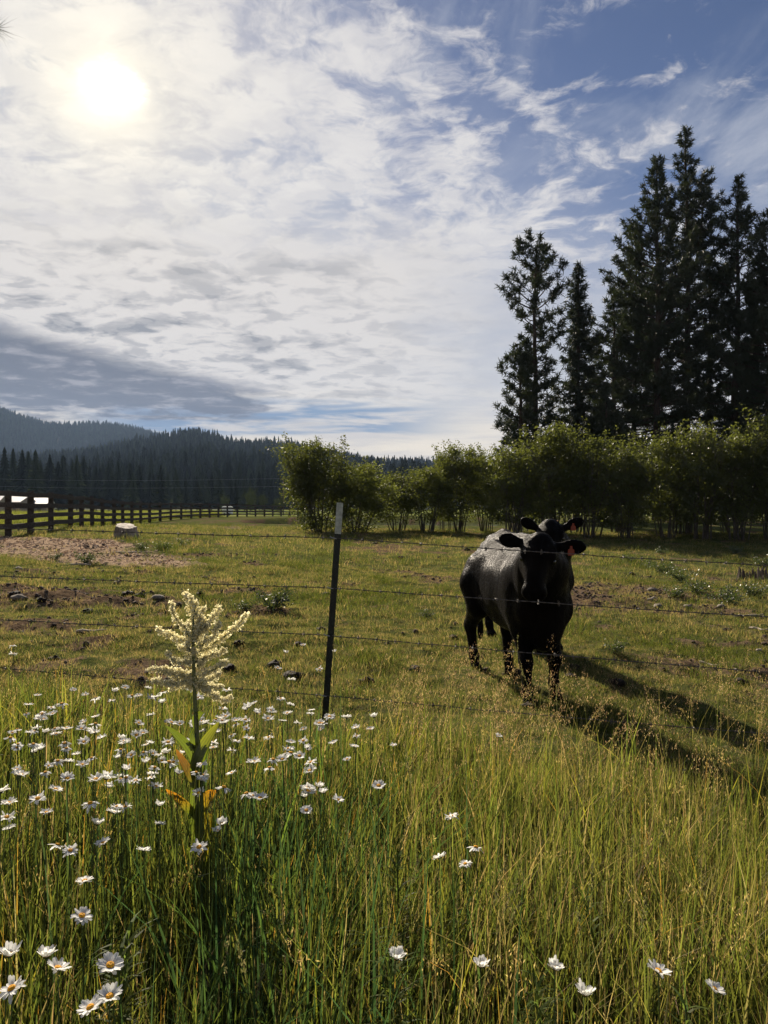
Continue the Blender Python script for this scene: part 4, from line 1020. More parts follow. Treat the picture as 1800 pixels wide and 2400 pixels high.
def meadow():
    rg = np.random.default_rng(21)
    def region(n, y0, y1):
        y = np.sqrt(rg.uniform(y0 ** 2, y1 ** 2, n)); x = rg.uniform(-1, 1, n) * (0.60 * y + 0.40); return x, y
    mb = []
    # back edge of the long grass: up to the wire on the daisy side, falling short of it in front of the cattle
    def edge(x): return 4.85 - 0.60 * sstep(-1.5, -0.4, x) - 0.10 * sstep(-0.2, 0.6, x) + 0.15 * np.sin(x * 5) + 0.22 * (fbm(x * 4 + 9, x * 0 + 3, 2) - 0.5)
    x, y = region(76000, 1.0, 5.3)
    dn = fbm(x * 2.2, y * 2.2, 71); keep = (y < edge(x) + rg.normal(0, 0.22, len(x))) & (rg.uniform(0, 1, len(x)) < 0.14 + 1.25 * sstep(0.34, 0.64, dn)); x, y = x[keep], y[keep]
    k = ~((np.abs(x + 0.62) < 0.20) & (y > 1.9) & (y < 2.6) & (rg.uniform(0, 1, len(x)) < 0.35)); x, y = x[k], y[k]
    n = len(x); cl = fbm(x * 1.1 + 40, y * 1.1, 72); H = (0.22 + 0.34 * rg.beta(2.2, 2.0, n)) * (0.72 + 0.55 * cl) * (1 - 0.30 * sstep(0.4, 1.7, x) * sstep(2.5, 4.5, y)) * (1 - 0.25 * sstep(3.0, 4.4, y))
    H *= np.where(y < 1.7, 0.55 + 0.45 * (y - 1.0) / 0.7, 1)
    T = palette(n, rg, [GREEN, YELL, STRAW, DARK, GOLD], [0.38, 0.30, 0.11, 0.17, 0.04])
    dry = palette(n, rg, [YELL, STRAW, GREEN, (0.17, 0.15, 0.055)], [0.36, 0.26, 0.18, 0.20]); sel = rg.uniform(0, 1, n) < 0.75 * sstep(-0.25, 0.35, x / y + 0.15 * (fbm(x * 2, y * 2, 77) - .5)); T[sel] = dry[sel]
    mb.append(blades(np.stack([x, y, ground_z(x, y) - 0.02], 1), H, rg.uniform(0.0028, 0.0095, n), rg.uniform(0, 3.14, n), rg.normal(0.6, 1.6, n), np.abs(rg.normal(0.24, 0.28, n)), T, 4))
    # low matted growth between the stems
    x, y = region(48000, 1.0, 5.4); k = y < edge(x) + 0.5; x, y = x[k], y[k]; n = len(x)
    T = palette(n, rg, [DARK, GREEN, STRAW, (0.10, 0.060, 0.036)], [0.36, 0.24, 0.18, 0.22])
    mb.append(blades(np.stack([x, y, ground_z(x, y) - 0.01], 1), rg.uniform(0.06, 0.22, n), rg.uniform(0.002, 0.005, n), rg.uniform(0, 3.14, n), rg.uniform(0, 6.28, n), rg.uniform(0.2, 1.4, n), T, 3))
    x, y = region(3600, 1.0, 4.8); k = (y < edge(x)) & (fbm(x * 3, y * 3, 75) > 0.45); x, y = x[k], y[k]; n = len(x)
    T = palette(n, rg, [GREEN, YELL, (0.17, 0.165, 0.03), DARK], [0.35, 0.35, 0.15, 0.15])
    mb.append(blades(np.stack([x, y, ground_z(x, y)], 1), rg.uniform(0.22, 0.52, n), rg.uniform(0.008, 0.014, n), rg.uniform(0, 3.14, n), rg.uniform(0, 6.28, n), np.abs(rg.normal(0.2, 0.25, n)), T, 5))
    x = rg.normal(-0.62, 0.12, 260); y = rg.uniform(2.15, 2.65, 260); n = 260
    mb.append(blades(np.stack([x, y, ground_z(x, y)], 1), rg.uniform(0.42, 0.66, n), rg.uniform(0.003, 0.007, n), rg.uniform(0, 3.14, n), rg.uniform(0, 6.28, n), np.abs(rg.normal(0.12, 0.15, n)), palette(n, rg, [DARK, GREEN, YELL], [.3, .4, .3]), 5))
    # broad dark leaves of a coarse grass among the daisies
    x = rg.normal(-0.42, 0.30, 900); y = rg.normal(2.15, 0.55, 900); k = (y > 1.25) & (y < 4.4) & ~((np.abs(x + 0.63) < 0.16) & (y < 2.6)); x, y = x[k], y[k]; n = len(x)
    T = palette(n, rg, [(0.030, 0.055, 0.028), (0.040, 0.070, 0.025), (0.085, 0.11, 0.025)], [0.5, 0.35, 0.15])
    mb.append(blades(np.stack([x, y, ground_z(x, y)], 1), rg.uniform(0.40, 0.72, n), rg.uniform(0.006, 0.012, n), rg.uniform(0, 3.14, n), rg.uniform(0, 6.28, n), np.abs(rg.normal(0.25, 0.25, n)), T, 5))
    V = np.concatenate([m[0] for m in mb]); off = np.cumsum([0] + [len(m[0]) for m in mb[:-1]])
    q = np.concatenate([m[1] + o_ for m, o_ in zip(mb, off)]); T = np.concatenate([m[2] for m in mb])
    tag(obj('long_grass', np_mesh('long_grass', V, q, M['blade'], False, {'tint': T})), 'long backlit green grass filling the verge in front of the wire', 'grass', kind='stuff')
meadow()

def seed_stalks(name, label, x, y, H, lean, ldir, headlen, kind, cols, seed, wst=0.0022):
    """thin stalks that end in open panicles or tight spikes"""
    rg = np.random.default_rng(seed); n = len(x); P = np.stack([x, y, ground_z(x, y) - 0.01], 1)
    st = palette(n, rg, cols[0], [1] * len(cols[0])); V1, q1, T1 = blades(P, H, np.full(n, wst), rg.uniform(0, 3.14, n), ldir, lean, st, 5, 0.45)
    k = 34 if kind == 'panicle' else 40
    t = np.clip(1 - rg.uniform(0, 1, (n, k)) * (headlen / H)[:, None], 0, 1)
    ld = np.stack([np.cos(ldir), np.sin(ldir), np.zeros(n)], 1)
    hor = lean[:, None] * t ** 1.8 * H[:, None]; ver = (t - 0.42 * np.minimum(lean[:, None], 1.4) ** 1.5 * t ** 2.6) * H[:, None]
    c = P[:, None] + ld[:, None] * hor[..., None]; c[..., 2] += ver
    rel = (1 - t) * (H / headlen)[:, None]
    if kind == 'panicle':
        sp = 0.020 * np.sin(np.clip(rel, 0, 1) * 2.6 + 0.35); c = c + rg.normal(0, 1, c.shape) * sp[..., None] * [1, 1, 0.35]; c[..., 2] += 0.006
        L, W = 0.012, 0.0026
    else:
        c = c + rg.normal(0, 0.0022, c.shape); L, W = 0.010, 0.0034
    c = c.reshape(-1, 3); m = len(c)
    up = rg.normal(0, 0.5, (m, 3)) + [0, 0, 1.0]; up /= np.linalg.norm(up, axis=1)[:, None]
    s = np.cross(up, rg.normal(size=(m, 3))); s /= np.linalg.norm(s, axis=1)[:, None]; l = L * rg.uniform(0.7, 1.3, (m, 1))
    V2 = np.stack([c - up * l * .5, c + s * W * .5, c + up * l * .5, c - s * W * .5], 1).reshape(-1, 3); q2 = np.arange(4 * m).reshape(-1, 4)
    T2 = np.repeat(palette(m, rg, cols[1], [1] * len(cols[1])), 4, 0)
    tag(obj(name, np_mesh(name, np.concatenate([V1, V2]), np.concatenate([q1, q2 + len(V1)]), M['blade'], False, {'tint': np.concatenate([T1, T2])})), label, 'grass', kind='stuff')
rg = np.random.default_rng(33)
n = 430; y = rg.uniform(3.5, 5.6, n); x = rg.uniform(0.0, 0.57, n) * y + rg.normal(0, 0.1, n); k = fbm(x * 1.6, y * 1.6, 90) > 0.42; x, y = x[k], y[k]; n = len(x)
seed_stalks('pink_seed_grass', 'thin stalks with drooping pinkish seed heads before the black cattle', x, y, rg.uniform(0.34, 0.66, n), rg.uniform(0.1, 0.6, n), rg.normal(0.3, 1.0, n), rg.uniform(0.10, 0.17, n), 'panicle',
            ([(0.20, 0.16, 0.08), (0.13, 0.13, 0.05)], [(0.30, 0.20, 0.165), (0.36, 0.265, 0.215), (0.22, 0.14, 0.12)]), 34)
n = 130; y = np.sqrt(rg.uniform(1.5 ** 2, 4.6 ** 2, n)); x = rg.normal(0, 0.30, n) * y; x = np.clip(x, -0.56 * y, 0.56 * y)
seed_stalks('timothy_grass', 'tall dark stalks with narrow seed spikes scattered through the long grass', x, y, rg.uniform(0.5, 0.86, n), rg.uniform(0.02, 0.28, n), rg.uniform(0, 6.28, n), rg.uniform(0.06, 0.12, n), 'spike',
            ([(0.050, 0.060, 0.030), (0.07, 0.075, 0.035)], [(0.085, 0.085, 0.055), (0.13, 0.115, 0.08)]), 35, 0.0030)
n = 200; y = np.sqrt(rg.uniform(1.3 ** 2, 4.6 ** 2, n)); x = rg.uniform(-0.53, 0.56, n) * y
seed_stalks('dry_stalks', 'thin straw coloured dry stalks scattered through the long grass', x, y, rg.uniform(0.28, 0.60, n), rg.uniform(0.05, 0.9, n), rg.uniform(0, 6.28, n), rg.uniform(0.05, 0.10, n), 'panicle',
            ([(0.30, 0.23, 0.12), (0.24, 0.17, 0.09), (0.36, 0.21, 0.07)], [(0.34, 0.26, 0.16), (0.26, 0.19, 0.10)]), 36)

# grazed turf beyond the wire: instanced small tufts
def turf_proto(seed, nb, h, spread, cols, w, wd=(0.003, 0.006)):
    rg = np.random.default_rng(seed); a = rg.uniform(0, 6.28, nb); r = spread * rg.uniform(0, 1, nb) ** 0.7
    V, q, T = blades(np.stack([r * np.cos(a), r * np.sin(a), np.full(nb, -0.008)], 1), h * rg.uniform(0.4, 1.1, nb), rg.uniform(*wd, nb), rg.uniform(0, 3.14, nb), a + rg.normal(0, .8, nb), rg.uniform(0.2, 1.1, nb), palette(nb, rg, cols, w), 2)
    return np_mesh(f'turf_tuft_{seed}', V, q, M['blade'], False, {'tint': T})
def turf():
    rg = np.random.default_rng(55); tg = [(0.072, 0.083, 0.033), (0.112, 0.118, 0.045), STRAW, (0.112, 0.105, 0.055)]
    pr = [turf_proto(900 + i, 26, 0.075, 0.085, tg, [0.40, 0.24, 0.20, 0.16]) for i in range(4)] + [turf_proto(910 + i, 34, 0.13, 0.10, [(0.06, 0.075, 0.02), DARK, (0.10, 0.105, 0.026)], [.5, .3, .2]) for i in range(2)] \
        + [turf_proto(920 + i, 22, 0.07, 0.09, [STRAW, (0.17, 0.125, 0.075), YELL], [.5, .3, .2]) for i in range(2)]
    Ps, Sc, Ix = [], [], []
    for n, y0, y1, s0 in ((19500, 4.1, 9.0, 0.9), (19500, 9.0, 17.0, 1.25), (16500, 17.0, 42.0, 2.1)):
        y = np.sqrt(rg.uniform(y0 ** 2, y1 ** 2, n)); x = rg.uniform(-1, 1, n) * (0.60 * y + 0.9)
        b = np.clip(bare(x, y) + chips(x, y), 0, 1); k = (rg.uniform(0, 1, n) > b * 0.93) & ~((y > 43) & (river(x, y) > 0.05)) & (x > -11.8 - 0.1 * (y - 23)); x, y = x[k], y[k]; n = len(x)
        s = s0 * 0.88 * rg.uniform(0.5, 1.4, n) * (0.30 + 1.4 * fbm(x * 1.5, y * 1.5, 61, 5) ** 1.2); cl = fbm(x * 0.55, y * 0.55, 62); u = rg.uniform(0, 1, n)
        ix = np.where(u < 0.05 + 0.35 * sstep(0.58, 0.72, cl), 4 + rg.integers(0, 2, n), np.where(u > 0.80 - 0.35 * bare(x, y) - 0.3 * sstep(.45, .3, cl), 6 + rg.integers(0, 2, n), rg.integers(0, 4, n)))
        Ps.append(np.stack([x, y, ground_z(x, y)], 1)); Sc.append(s); Ix.append(ix)
    P = np.concatenate(Ps); n = len(P)
    rot = np.stack([rg.normal(0, 0.12, n), rg.normal(0, 0.12, n), rg.uniform(0, 6.28, n)], 1)
    tag(scatter('grazed_turf', P, rot, np.concatenate(Sc), np.concatenate(Ix), pr), 'short grazed turf covering the pasture beyond the wire', 'grass', kind='stuff')
    # uncut hay behind the rail fence
    n = 9000; y = np.sqrt(rg.uniform(22 ** 2, 90 ** 2, n)); x = -13.0 - (np.clip(y, 20, 70) - 22) * 0.125 - rg.uniform(0, 1, n) ** 1.5 * 0.5 * y; k = x > -0.62 * y; x, y = x[k], y[k]; n = len(x)
    tall = [turf_proto(930 + i, 30, 0.5, 0.22, [YELL, GREEN, (0.18, 0.17, 0.06)], [.5, .3, .2], (0.01, 0.022)) for i in range(2)]
    tag(scatter('hay_grass', np.stack([x, y, ground_z(x, y)], 1), rg.uniform(0, 6.28, n), rg.uniform(0.6, 1.1, n) * (1 + y / 120), rg.integers(0, 2, n), tall), 'taller yellow-green grass in the field behind the rail fence', 'grass', kind='stuff')
    # clods on the trodden soil, chips on the mound
    cm = []
    for i in range(3):
        r2 = np.random.default_rng(940 + i); a = np.arange(6) * math.pi / 3
        V = np.concatenate([np.stack([np.cos(a) * r2.uniform(.7, 1.2, 6), np.sin(a) * r2.uniform(.7, 1.2, 6), np.full(6, -0.15)], 1), np.stack([np.cos(a) * r2.uniform(.4, .8, 6), np.sin(a) * r2.uniform(.4, .8, 6), r2.uniform(.35, .7, 6)], 1), [[0, 0, .7]]])
        j = np.arange(6); cm.append(np_mesh(f'clod_{i}', V, [np.stack([j, (j + 1) % 6, 6 + (j + 1) % 6, 6 + j], 1), np.stack([6 + j, 6 + (j + 1) % 6, np.full(6, 12)], 1)], M['clod'], True))
    n = 26000; y = np.sqrt(rg.uniform(5.0 ** 2, 20 ** 2, n)); x = rg.uniform(-1, 1, n) * (0.54 * y); k = rg.uniform(0, 1, n) < bare(x, y) ** 1.5 * 0.75 + 0.006; x, y = x[k], y[k]; n = len(x)
    tag(scatter('soil_clods', np.stack([x, y, ground_z(x, y)], 1), rg.uniform(0, 6.28, (n, 3)) * [0.1, 0.1, 1], np.minimum(rg.lognormal(-4.15, 0.5, n) * (0.7 + y / 22), 0.045), rg.integers(0, 3, n), cm), 'crumbled brown clods on trodden patches of the pasture', 'soil', kind='stuff')
    b = MB(); b.box((0, 0, 0), (1, 0.32, 0.10)); ch = [b.mesh('wood_chip', M['chip'])]
    n = 46000; y = np.sqrt(rg.uniform(13 ** 2, 46 ** 2, n)); x = rg.uniform(-0.56, -0.05, n) * y; k = (rg.uniform(0, 1, n) < chips(x, y)) & (x > -12 - 0.1 * (y - 23)); x, y = x[k], y[k]; n = len(x)
    tag(scatter('wood_chips', np.stack([x, y, ground_z(x, y) + 0.01], 1), rg.normal(0, 0.35, (n, 3)) * [1, 1, 9], rg.uniform(0.03, 0.10, n), np.zeros(n), ch), 'pale reddish wood chips spread round the sawn stump', 'wood chips', kind='stuff')
M['clod'] = simple('soil_clod', (0.070, 0.050, 0.038), 0.95, 0.1, 0.4, 3, 0.6)
turf()

# weeds standing in the pasture
def weed_mesh(seed, h, w, n):
    rg = np.random.default_rng(seed); P = []; b = MB()
    for i in range(16):
        a = rg.uniform(0, 6.28); e = np.array([math.cos(a) * w * rg.uniform(.1, .5), math.sin(a) * w * rg.uniform(.1, .5), h * rg.uniform(.5, 1)])
        b.tube([(0, 0, -.02), e * [.4, .4, .5], e], [0.006, 0.004, 0.002], 3, False); P.append(e * rg.uniform(0.25, 1, (n // 16, 1)) ** [0.8, 0.8, 1] + rg.normal(0, 0.03, (n // 16, 3)))
    V, q = leaf_quads(np.concatenate(P), 0.030, rg, flat=0.4); return b.mesh('weed_stems', M['stem']), np_mesh('weed_leaves', V, q, M['weed'])
M['weed'] = leafy('weed_leaf', (0.050, 0.068, 0.020), trans=0.4, tcol=(1.7, 1.7, 0.8), var=0.25)
wm = [weed_mesh(60 + i, 0.22, 0.62, 700) for i in range(3)]
weeds = [(637, 1428, 1.3, 'dark leafy weed clump in the open turf beyond the plume plant'), (575, 1432, 0.7, None), (200, 1320, 0.9, 'upright weed below the wood-chip mound, bushier of two'),
         (130, 1312, 0.7, 'small upright weed below the wood-chip mound'), (335, 1292, 1.0, None), (380, 1290, 0.9, None), (430, 1280, 0.8, None), (1560, 1345, 1.2, None), (1600, 1365, 1.3, None), (1520, 1330, 1.0, None),
         (1640, 1395, 1.3, None), (1480, 1318, 0.9, None), (1700, 1415, 1.3, None), (1760, 1400, 1.2, None), (1580, 1400, 1.0, None), (1350, 1300, 0.7, None), (1730, 1300, 1.1, None), (1790, 1330, 1.2, None), (1550, 1300, .8, None), (1000, 1450, 0.6, None), (1440, 1530, 0.6, None)]
def on_ground(sx, sy, h=0.0):
    """the point of the terrain seen at a picture position"""
    d = 6.0
    for _ in range(60):
        x = (sx - 900) / F * d; z = gz(x, d) + h; d = 0.5 * d + 0.5 * (CAMZ - z) * F / max(sy - HORIZON, 4)
    x = (sx - 900) / F * d; return x, d, gz(x, d)
for i, (sx, sy, s, lab) in enumerate(weeds):
    x, d, z = on_ground(sx, sy)
    if lab: grp = None
    elif sx > 1440: lab, grp = 'leafy green weed on the bank near the jagged stump', 'weeds near the jagged stump'
    elif sx < 500: lab, grp = 'low leafy weed beside the wood chips round the sawn stump', 'weeds near the sawn stump'
    else: lab, grp = 'small leafy weed growing in the grazed turf', 'weeds in the turf'
    o = thing('weed_plant', lab, 'weed', (x, d, z), random.uniform(0, 6), grp, s * random.uniform(0.9, 1.1) * max(1, d / 15) ** 0.6)
    obj('stems', wm[i % 3][0], o); obj('foliage', wm[i % 3][1], o)

# ================================================================ dung, stones, sticks
def lump(seed, r, flat, mat, k=16, m=8, rough=0.22):
    rg = np.random.default_rng(seed); u, v = np.meshgrid(np.linspace(0, 2 * math.pi, k + 1)[:-1], np.linspace(0.02, math.pi - 0.02, m))
    d = np.stack([np.cos(u) * np.sin(v), np.sin(u) * np.sin(v), np.cos(v)], -1).reshape(-1, 3)
    f = 1 + rough * (fbm(d[:, 0] * 2 + seed, d[:, 1] * 2 + d[:, 2] * 2, seed, 3) - 0.5) * 3; V = d * f[:, None] * r * [1, rg.uniform(.75, .95), flat]
    i = np.arange(m - 1)[:, None] * k; j = np.arange(k)[None]; q = np.stack([i + j, i + k + j, i + k + (j + 1) % k, i + (j + 1) % k], -1).reshape(-1, 4)
    return np_mesh('lump', V, q, mat, True)
dm = [lump(70 + i, 0.11, 0.55, M['dung'], rough=0.42) for i in range(4)]
pats = [(127, 1550, 1.0), (188, 1487, .8), (95, 1410, .9), (205, 1437, .9), (386, 1432, .9), (700, 1515, .9), (752, 1480, .8), (540, 1570, .8), (645, 1562, 1.0), (690, 1590, 1.1), (858, 1605, 1.1), (975, 1572, .9), (1062, 1497, .8),
        (1195, 1502, 0.9), (1200, 1585, 1.2), (1345, 1570, 1.1), (1338, 1590, .9), (1705, 1480, .9), (1570, 1518, .9), (940, 1310, .9), (1030, 1310, .7), (880, 1275, .9), (470, 1395, .8), (480, 1358, .7), (1445, 1605, 1.1), (35, 1395, 1.0), (330, 1400, .8), (1735, 1602, .9),
        (560, 1510, .7), (1240, 1660, .8), (910, 1515, .6), (1480, 1347, .8), (300, 1395, .9), (765, 1395, .6), (1095, 1290, .7)]
for i, (sx, sy, s) in enumerate(pats):
    x, d, z = on_ground(sx, sy)
    o = obj('dung_pat', dm[i % 4], None, (x, d, z + 0.015), (0, 0, i * 1.7), s * random.uniform(0.62, 0.88) * max(0.85, min(1.6, d / 10)))
    near_cow = 1050 < sx < 1400 and sy > 1480
    tag(o, 'dark dung pat on the turf beside the standing cow' if near_cow else 'dark lumpy dung pat lying on the grazed turf', 'dung', 'dung pats beside the cow' if near_cow else 'dung pats on the turf')
sm = [lump(80 + i, 0.13, 0.6, M['stone'], rough=0.16) for i in range(3)]
for i, (sx, sy, s, lab) in enumerate([(1529, 1385, 0.9, 'rounded pale field stone at the end of the trodden patch below the bank'), (1543, 1424, 1.0, 'rounded brown field stone under the second wire'), (1612, 1424, .7, 'flat half-buried stone beside the brown field stone'),
                                       (42, 1405, 1.3, 'broad flat stone in the churned soil, half sunk'), (370, 1404, 1.1, 'long low stone at the edge of the churned soil'), (205, 1437, .9, 'dark flat stone in the turf below the churned soil'), (42, 1336, .8, 'small white stone below the wood-chip mound'),
                                       (1690, 1424, .8, 'low grey stone in the turf past the brown field stone'), (275, 1368, .7, 'low pale stone above the churned soil')]):
    x, d, z = on_ground(sx, sy); tag(obj('field_stone', sm[i % 3], None, (x, d, z + 0.02), (0, 0, i), (s * d / 16, s * d / 18, s * d / 22)), lab, 'stone')
for i, (sx, sy, L, a, lab) in enumerate([(1660, 1563, 0.20, -0.9, 'bleached stick lying on bare soil under the lowest wire'), (1780, 1530, .10, 0.7, 'short pale stick by a grass tuft'), (1783, 1480, .25, -1.0, 'grey twig lying across the turf by the lone dung pat'), (1530, 1407, .14, .6, 'pale chip of wood beside the field stones'),
                                       (1755, 1447, .35, 0.2, 'long pale branch on the ground below the second wire'), (180, 1327, .28, .1, 'weathered stick by the small white stone'), (305, 1298, .4, .5, 'short log at the foot of the wood-chip mound'), (215, 1485, 0.3, 0.3, 'pale curved stick beside a dung pat in the churned ground')]):
    x, d, z = on_ground(sx, sy); b = MB(); r2 = np.random.default_rng(i); t = np.linspace(-.5, .5, 6)[:, None]
    b.tube(np.concatenate([t * L * d / 8, r2.normal(0, 0.012, (6, 1)), 0.012 + r2.normal(0, .006, (6, 1))], 1), np.array([.011, .013, .012, .010, .009, .006]) * max(1, d / 8), 6)
    tag(obj('dead_branch' if L > .3 else 'stick', b.mesh('stick', M['stick']), None, (x, d, z + 0.02), (0, 0, a)), lab, 'stick')

# ================================================================ daisies
def daisy_parts(seed, npet, cup, disc_r=0.0085, R_=0.025):
    rg = np.random.default_rng(seed); pet = []
    for i in range(npet):
        if seed == 405 and rg.uniform() < 0.35: continue
        b = MB(); a = i * 2 * math.pi / npet + rg.normal(0, 0.06); L = R_ * rg.uniform(0.86, 1.10); cu = cup + rg.normal(0, 0.12)
        t = np.array([0, .3, .62, .86, 1.0]); w = np.array([.0022, .0040, .0047, .0038, .0015]) * rg.uniform(.85, 1.1)
        r = disc_r * 0.75 + (L - disc_r * 0.3) * t * math.cos(cu); z = (L * t * math.sin(cu)) + 0.004 * t ** 2 * rg.normal(-.3, 1)
        c, s = math.cos(a), math.sin(a); V = []
        for rr, zz, ww in zip(r, z, w): V += [(rr * c - ww * s, rr * s + ww * c, zz), (rr * c, rr * s, zz - 0.0012), (rr * c + ww * s, rr * s - ww * c, zz)]
        q = [[3 * k, 3 * k + 1, 3 * k + 4, 3 * k + 3] for k in range(4)] + [[3 * k + 1, 3 * k + 2, 3 * k + 5, 3 * k + 4] for k in range(4)]
        b.add(V, q); pet.append(b)
    d = MB(); rows = [(disc_r, 0.0), (disc_r * .92, .003), (disc_r * .6, .0052), (disc_r * .25, .0050)]; k = 12; a = np.arange(k) * 2 * math.pi / k
    V = np.concatenate([np.stack([r * np.cos(a), r * np.sin(a), np.full(k, z)], 1) for r, z in rows] + [[[0, 0, .0042]]]); i = np.arange(3)[:, None] * k; j = np.arange(k)[None]
    d.add(V, np.stack([i + j, i + (j + 1) % k, i + k + (j + 1) % k, i + k + j], -1).reshape(-1, 4), np.stack([3 * k + np.arange(k), 3 * k + (np.arange(k) + 1) % k, np.full(k, 4 * k)], 1))
    cx = MB(); cx.tube([(0, 0, -.006), (0, 0, -.003), (0, 0, 0.0005)], [.002, .0075, disc_r * .98], 10, False)
    return pet, d.mesh('daisy_disc', M['disc'], True), cx.mesh('daisy_calyx', M['stem'], True)
dv = []
for i in range(6):
    pet, disc, cal = daisy_parts(400 + i, (23, 26, 22, 25, 27, 21)[i], (0.28, 0.48, 0.12, 0.80, 0.38, -0.25)[i])
    whole = MB()
    for b in pet: whole.add(np.concatenate(b.V), np.concatenate(b.q))
    dv.append((pet, whole.mesh('daisy_rays', M['petal'], True), disc, cal, [b.mesh('petal', M['petal'], True) for b in pet]))
def stem_mesh(h, bx, by):
    t = np.linspace(0, 1, 6); b = MB(); b.tube(np.stack([bx * (1 - t) ** 1.5, by * (1 - t) ** 1.5, -h * (1 - t)], 1), np.linspace(0.0017, 0.0013, 6), 5, False); return b.mesh('daisy_stem', M['stem'], True)
stems = [stem_mesh(1.0, random.uniform(-.08, .08), random.uniform(-.08, .08)) for _ in range(6)]
def daisy(sx, sy, hgt, lab, grp, near=False, tilt=None, var=None):
    d = 3.0
    for _ in range(40):
        x = (sx - 900) / F * d; d = 0.5 * d + 0.5 * (CAMZ - gz(x, d) - hgt) * F / (sy - HORIZON)
    x = (sx - 900) / F * d; z = gz(x, d); v = random.randrange(6) if var is None else var
    o = thing('daisy', lab, 'flower', (x, d, z), 0, grp); s = random.uniform(0.80, 0.97) if near else random.uniform(0.55, 0.86)
    tx_, ty_ = tilt if tilt else (random.gauss(0.16, 0.13), random.gauss(0.0, 0.16))
    obj('stem', stems[random.randrange(6)], o, (0, 0, hgt), (0, 0, random.uniform(0, 6.28)), (1, 1, hgt + 0.02))
    hd = obj('calyx', dv[v][3], o, (0, 0, hgt), (-tx_, ty_, random.uniform(0, 6.28)), s)
    if near:
        for pm in dv[v][4]: obj('petal', pm, hd)
    else: obj('petals', dv[v][1], hd)
    obj('disc', dv[v][2], hd)
S1 = 1800 / 1659
LA = ('white daisy in the dense drift around the tall cream plume plant', 'daisies in the drift around the plume plant')
LB = ('white daisy deep in the long grass in front of the drift', 'daisies in the long grass in front of the drift')
LC = ('white daisy standing apart in the long grass in front of the black cattle', 'daisies in front of the cattle')
LD = ('white daisy close to the steel fence post', 'daisies by the fence post')
near_l = [(183, 1903), (177, 1978), (238, 2085), (100, 2066), (125, 2092), (20, 2063), (25, 2135), (195, 2176), (237, 2152)]
for i, (a, b) in enumerate(near_l): daisy(a * S1, b * S1, 0.56 + random.uniform(-.03, .03), *LB, near=True, tilt=((-0.28, 0.1) if i in (2, 6, 7, 1) else None), var=(0, 2, 0, 3, 1, 3, 2, 0, 1)[i])
for i, (a, b) in enumerate([(855, 2068), (1038, 2087), (1198, 2092), (1422, 2098), (1263, 2148), (1543, 2137)]): daisy(a * S1, b * S1, 0.48 + random.uniform(-.04, .04), *LC, near=True, var=(3, 3, 3, 1, 3, 1)[i])
for a, b in [(1028, 1830), (950, 1852), (1005, 1866), (975, 1763), (850, 1610), (1077, 1590)]: daisy(a * S1, b * S1, 0.45 + random.uniform(-.04, .04), *LC)
for a, b in [(818, 1697), (655, 1393), (617, 1410), (723, 1408), (690, 1445), (748, 1550), (800, 1575), (770, 1590), (750, 1640), (720, 1605), (768, 1572), (712, 1548), (765, 1612), (690, 1562), (690, 1700), (730, 1728), (808, 1549)]:
    daisy(a * S1, b * S1, 0.60 + random.uniform(-.05, .05), *LD)
for a, b in [(125, 1825), (152, 1837), (222, 1822), (310, 1837), (345, 1740), (345, 1780), (245, 1755), (15, 1765), (100, 1755), (195, 1735), (480, 1780), (545, 1720), (120, 1705), (235, 1700), (20, 1790), (430, 1830), (210, 1780), (470, 1795)]:
    daisy(a * S1, b * S1, 0.58 + random.uniform(-.04, .04), *LB)
for a, b in [(600, 1443), (630, 1468), (28, 1393), (28, 1412), (325, 1680), (500, 1670), (150, 1645), (178, 1652), (655, 1600), (590, 1640), (610, 1640), (530, 1533), (530, 1555), (480, 1556), (440, 1680), (460, 1615), (400, 1625), (415, 1600), (330, 1628), (350, 1518)]:
    daisy(a * S1, b * S1, 0.62 + random.uniform(-.04, .04), *LA)
cnt = 0
rr = random.Random(5)
while cnt < 165:
    a = rr.uniform(0, 700); b = 1440 + 330 * rr.betavariate(1.6, 2.0)
    if b < 1470 + 50 * abs(a - 350) / 350 * rr.random() or (a > 520 and b < 1505): continue
    daisy(a * S1, b * S1, 0.60 + rr.uniform(-.08, .07), *LA); cnt += 1

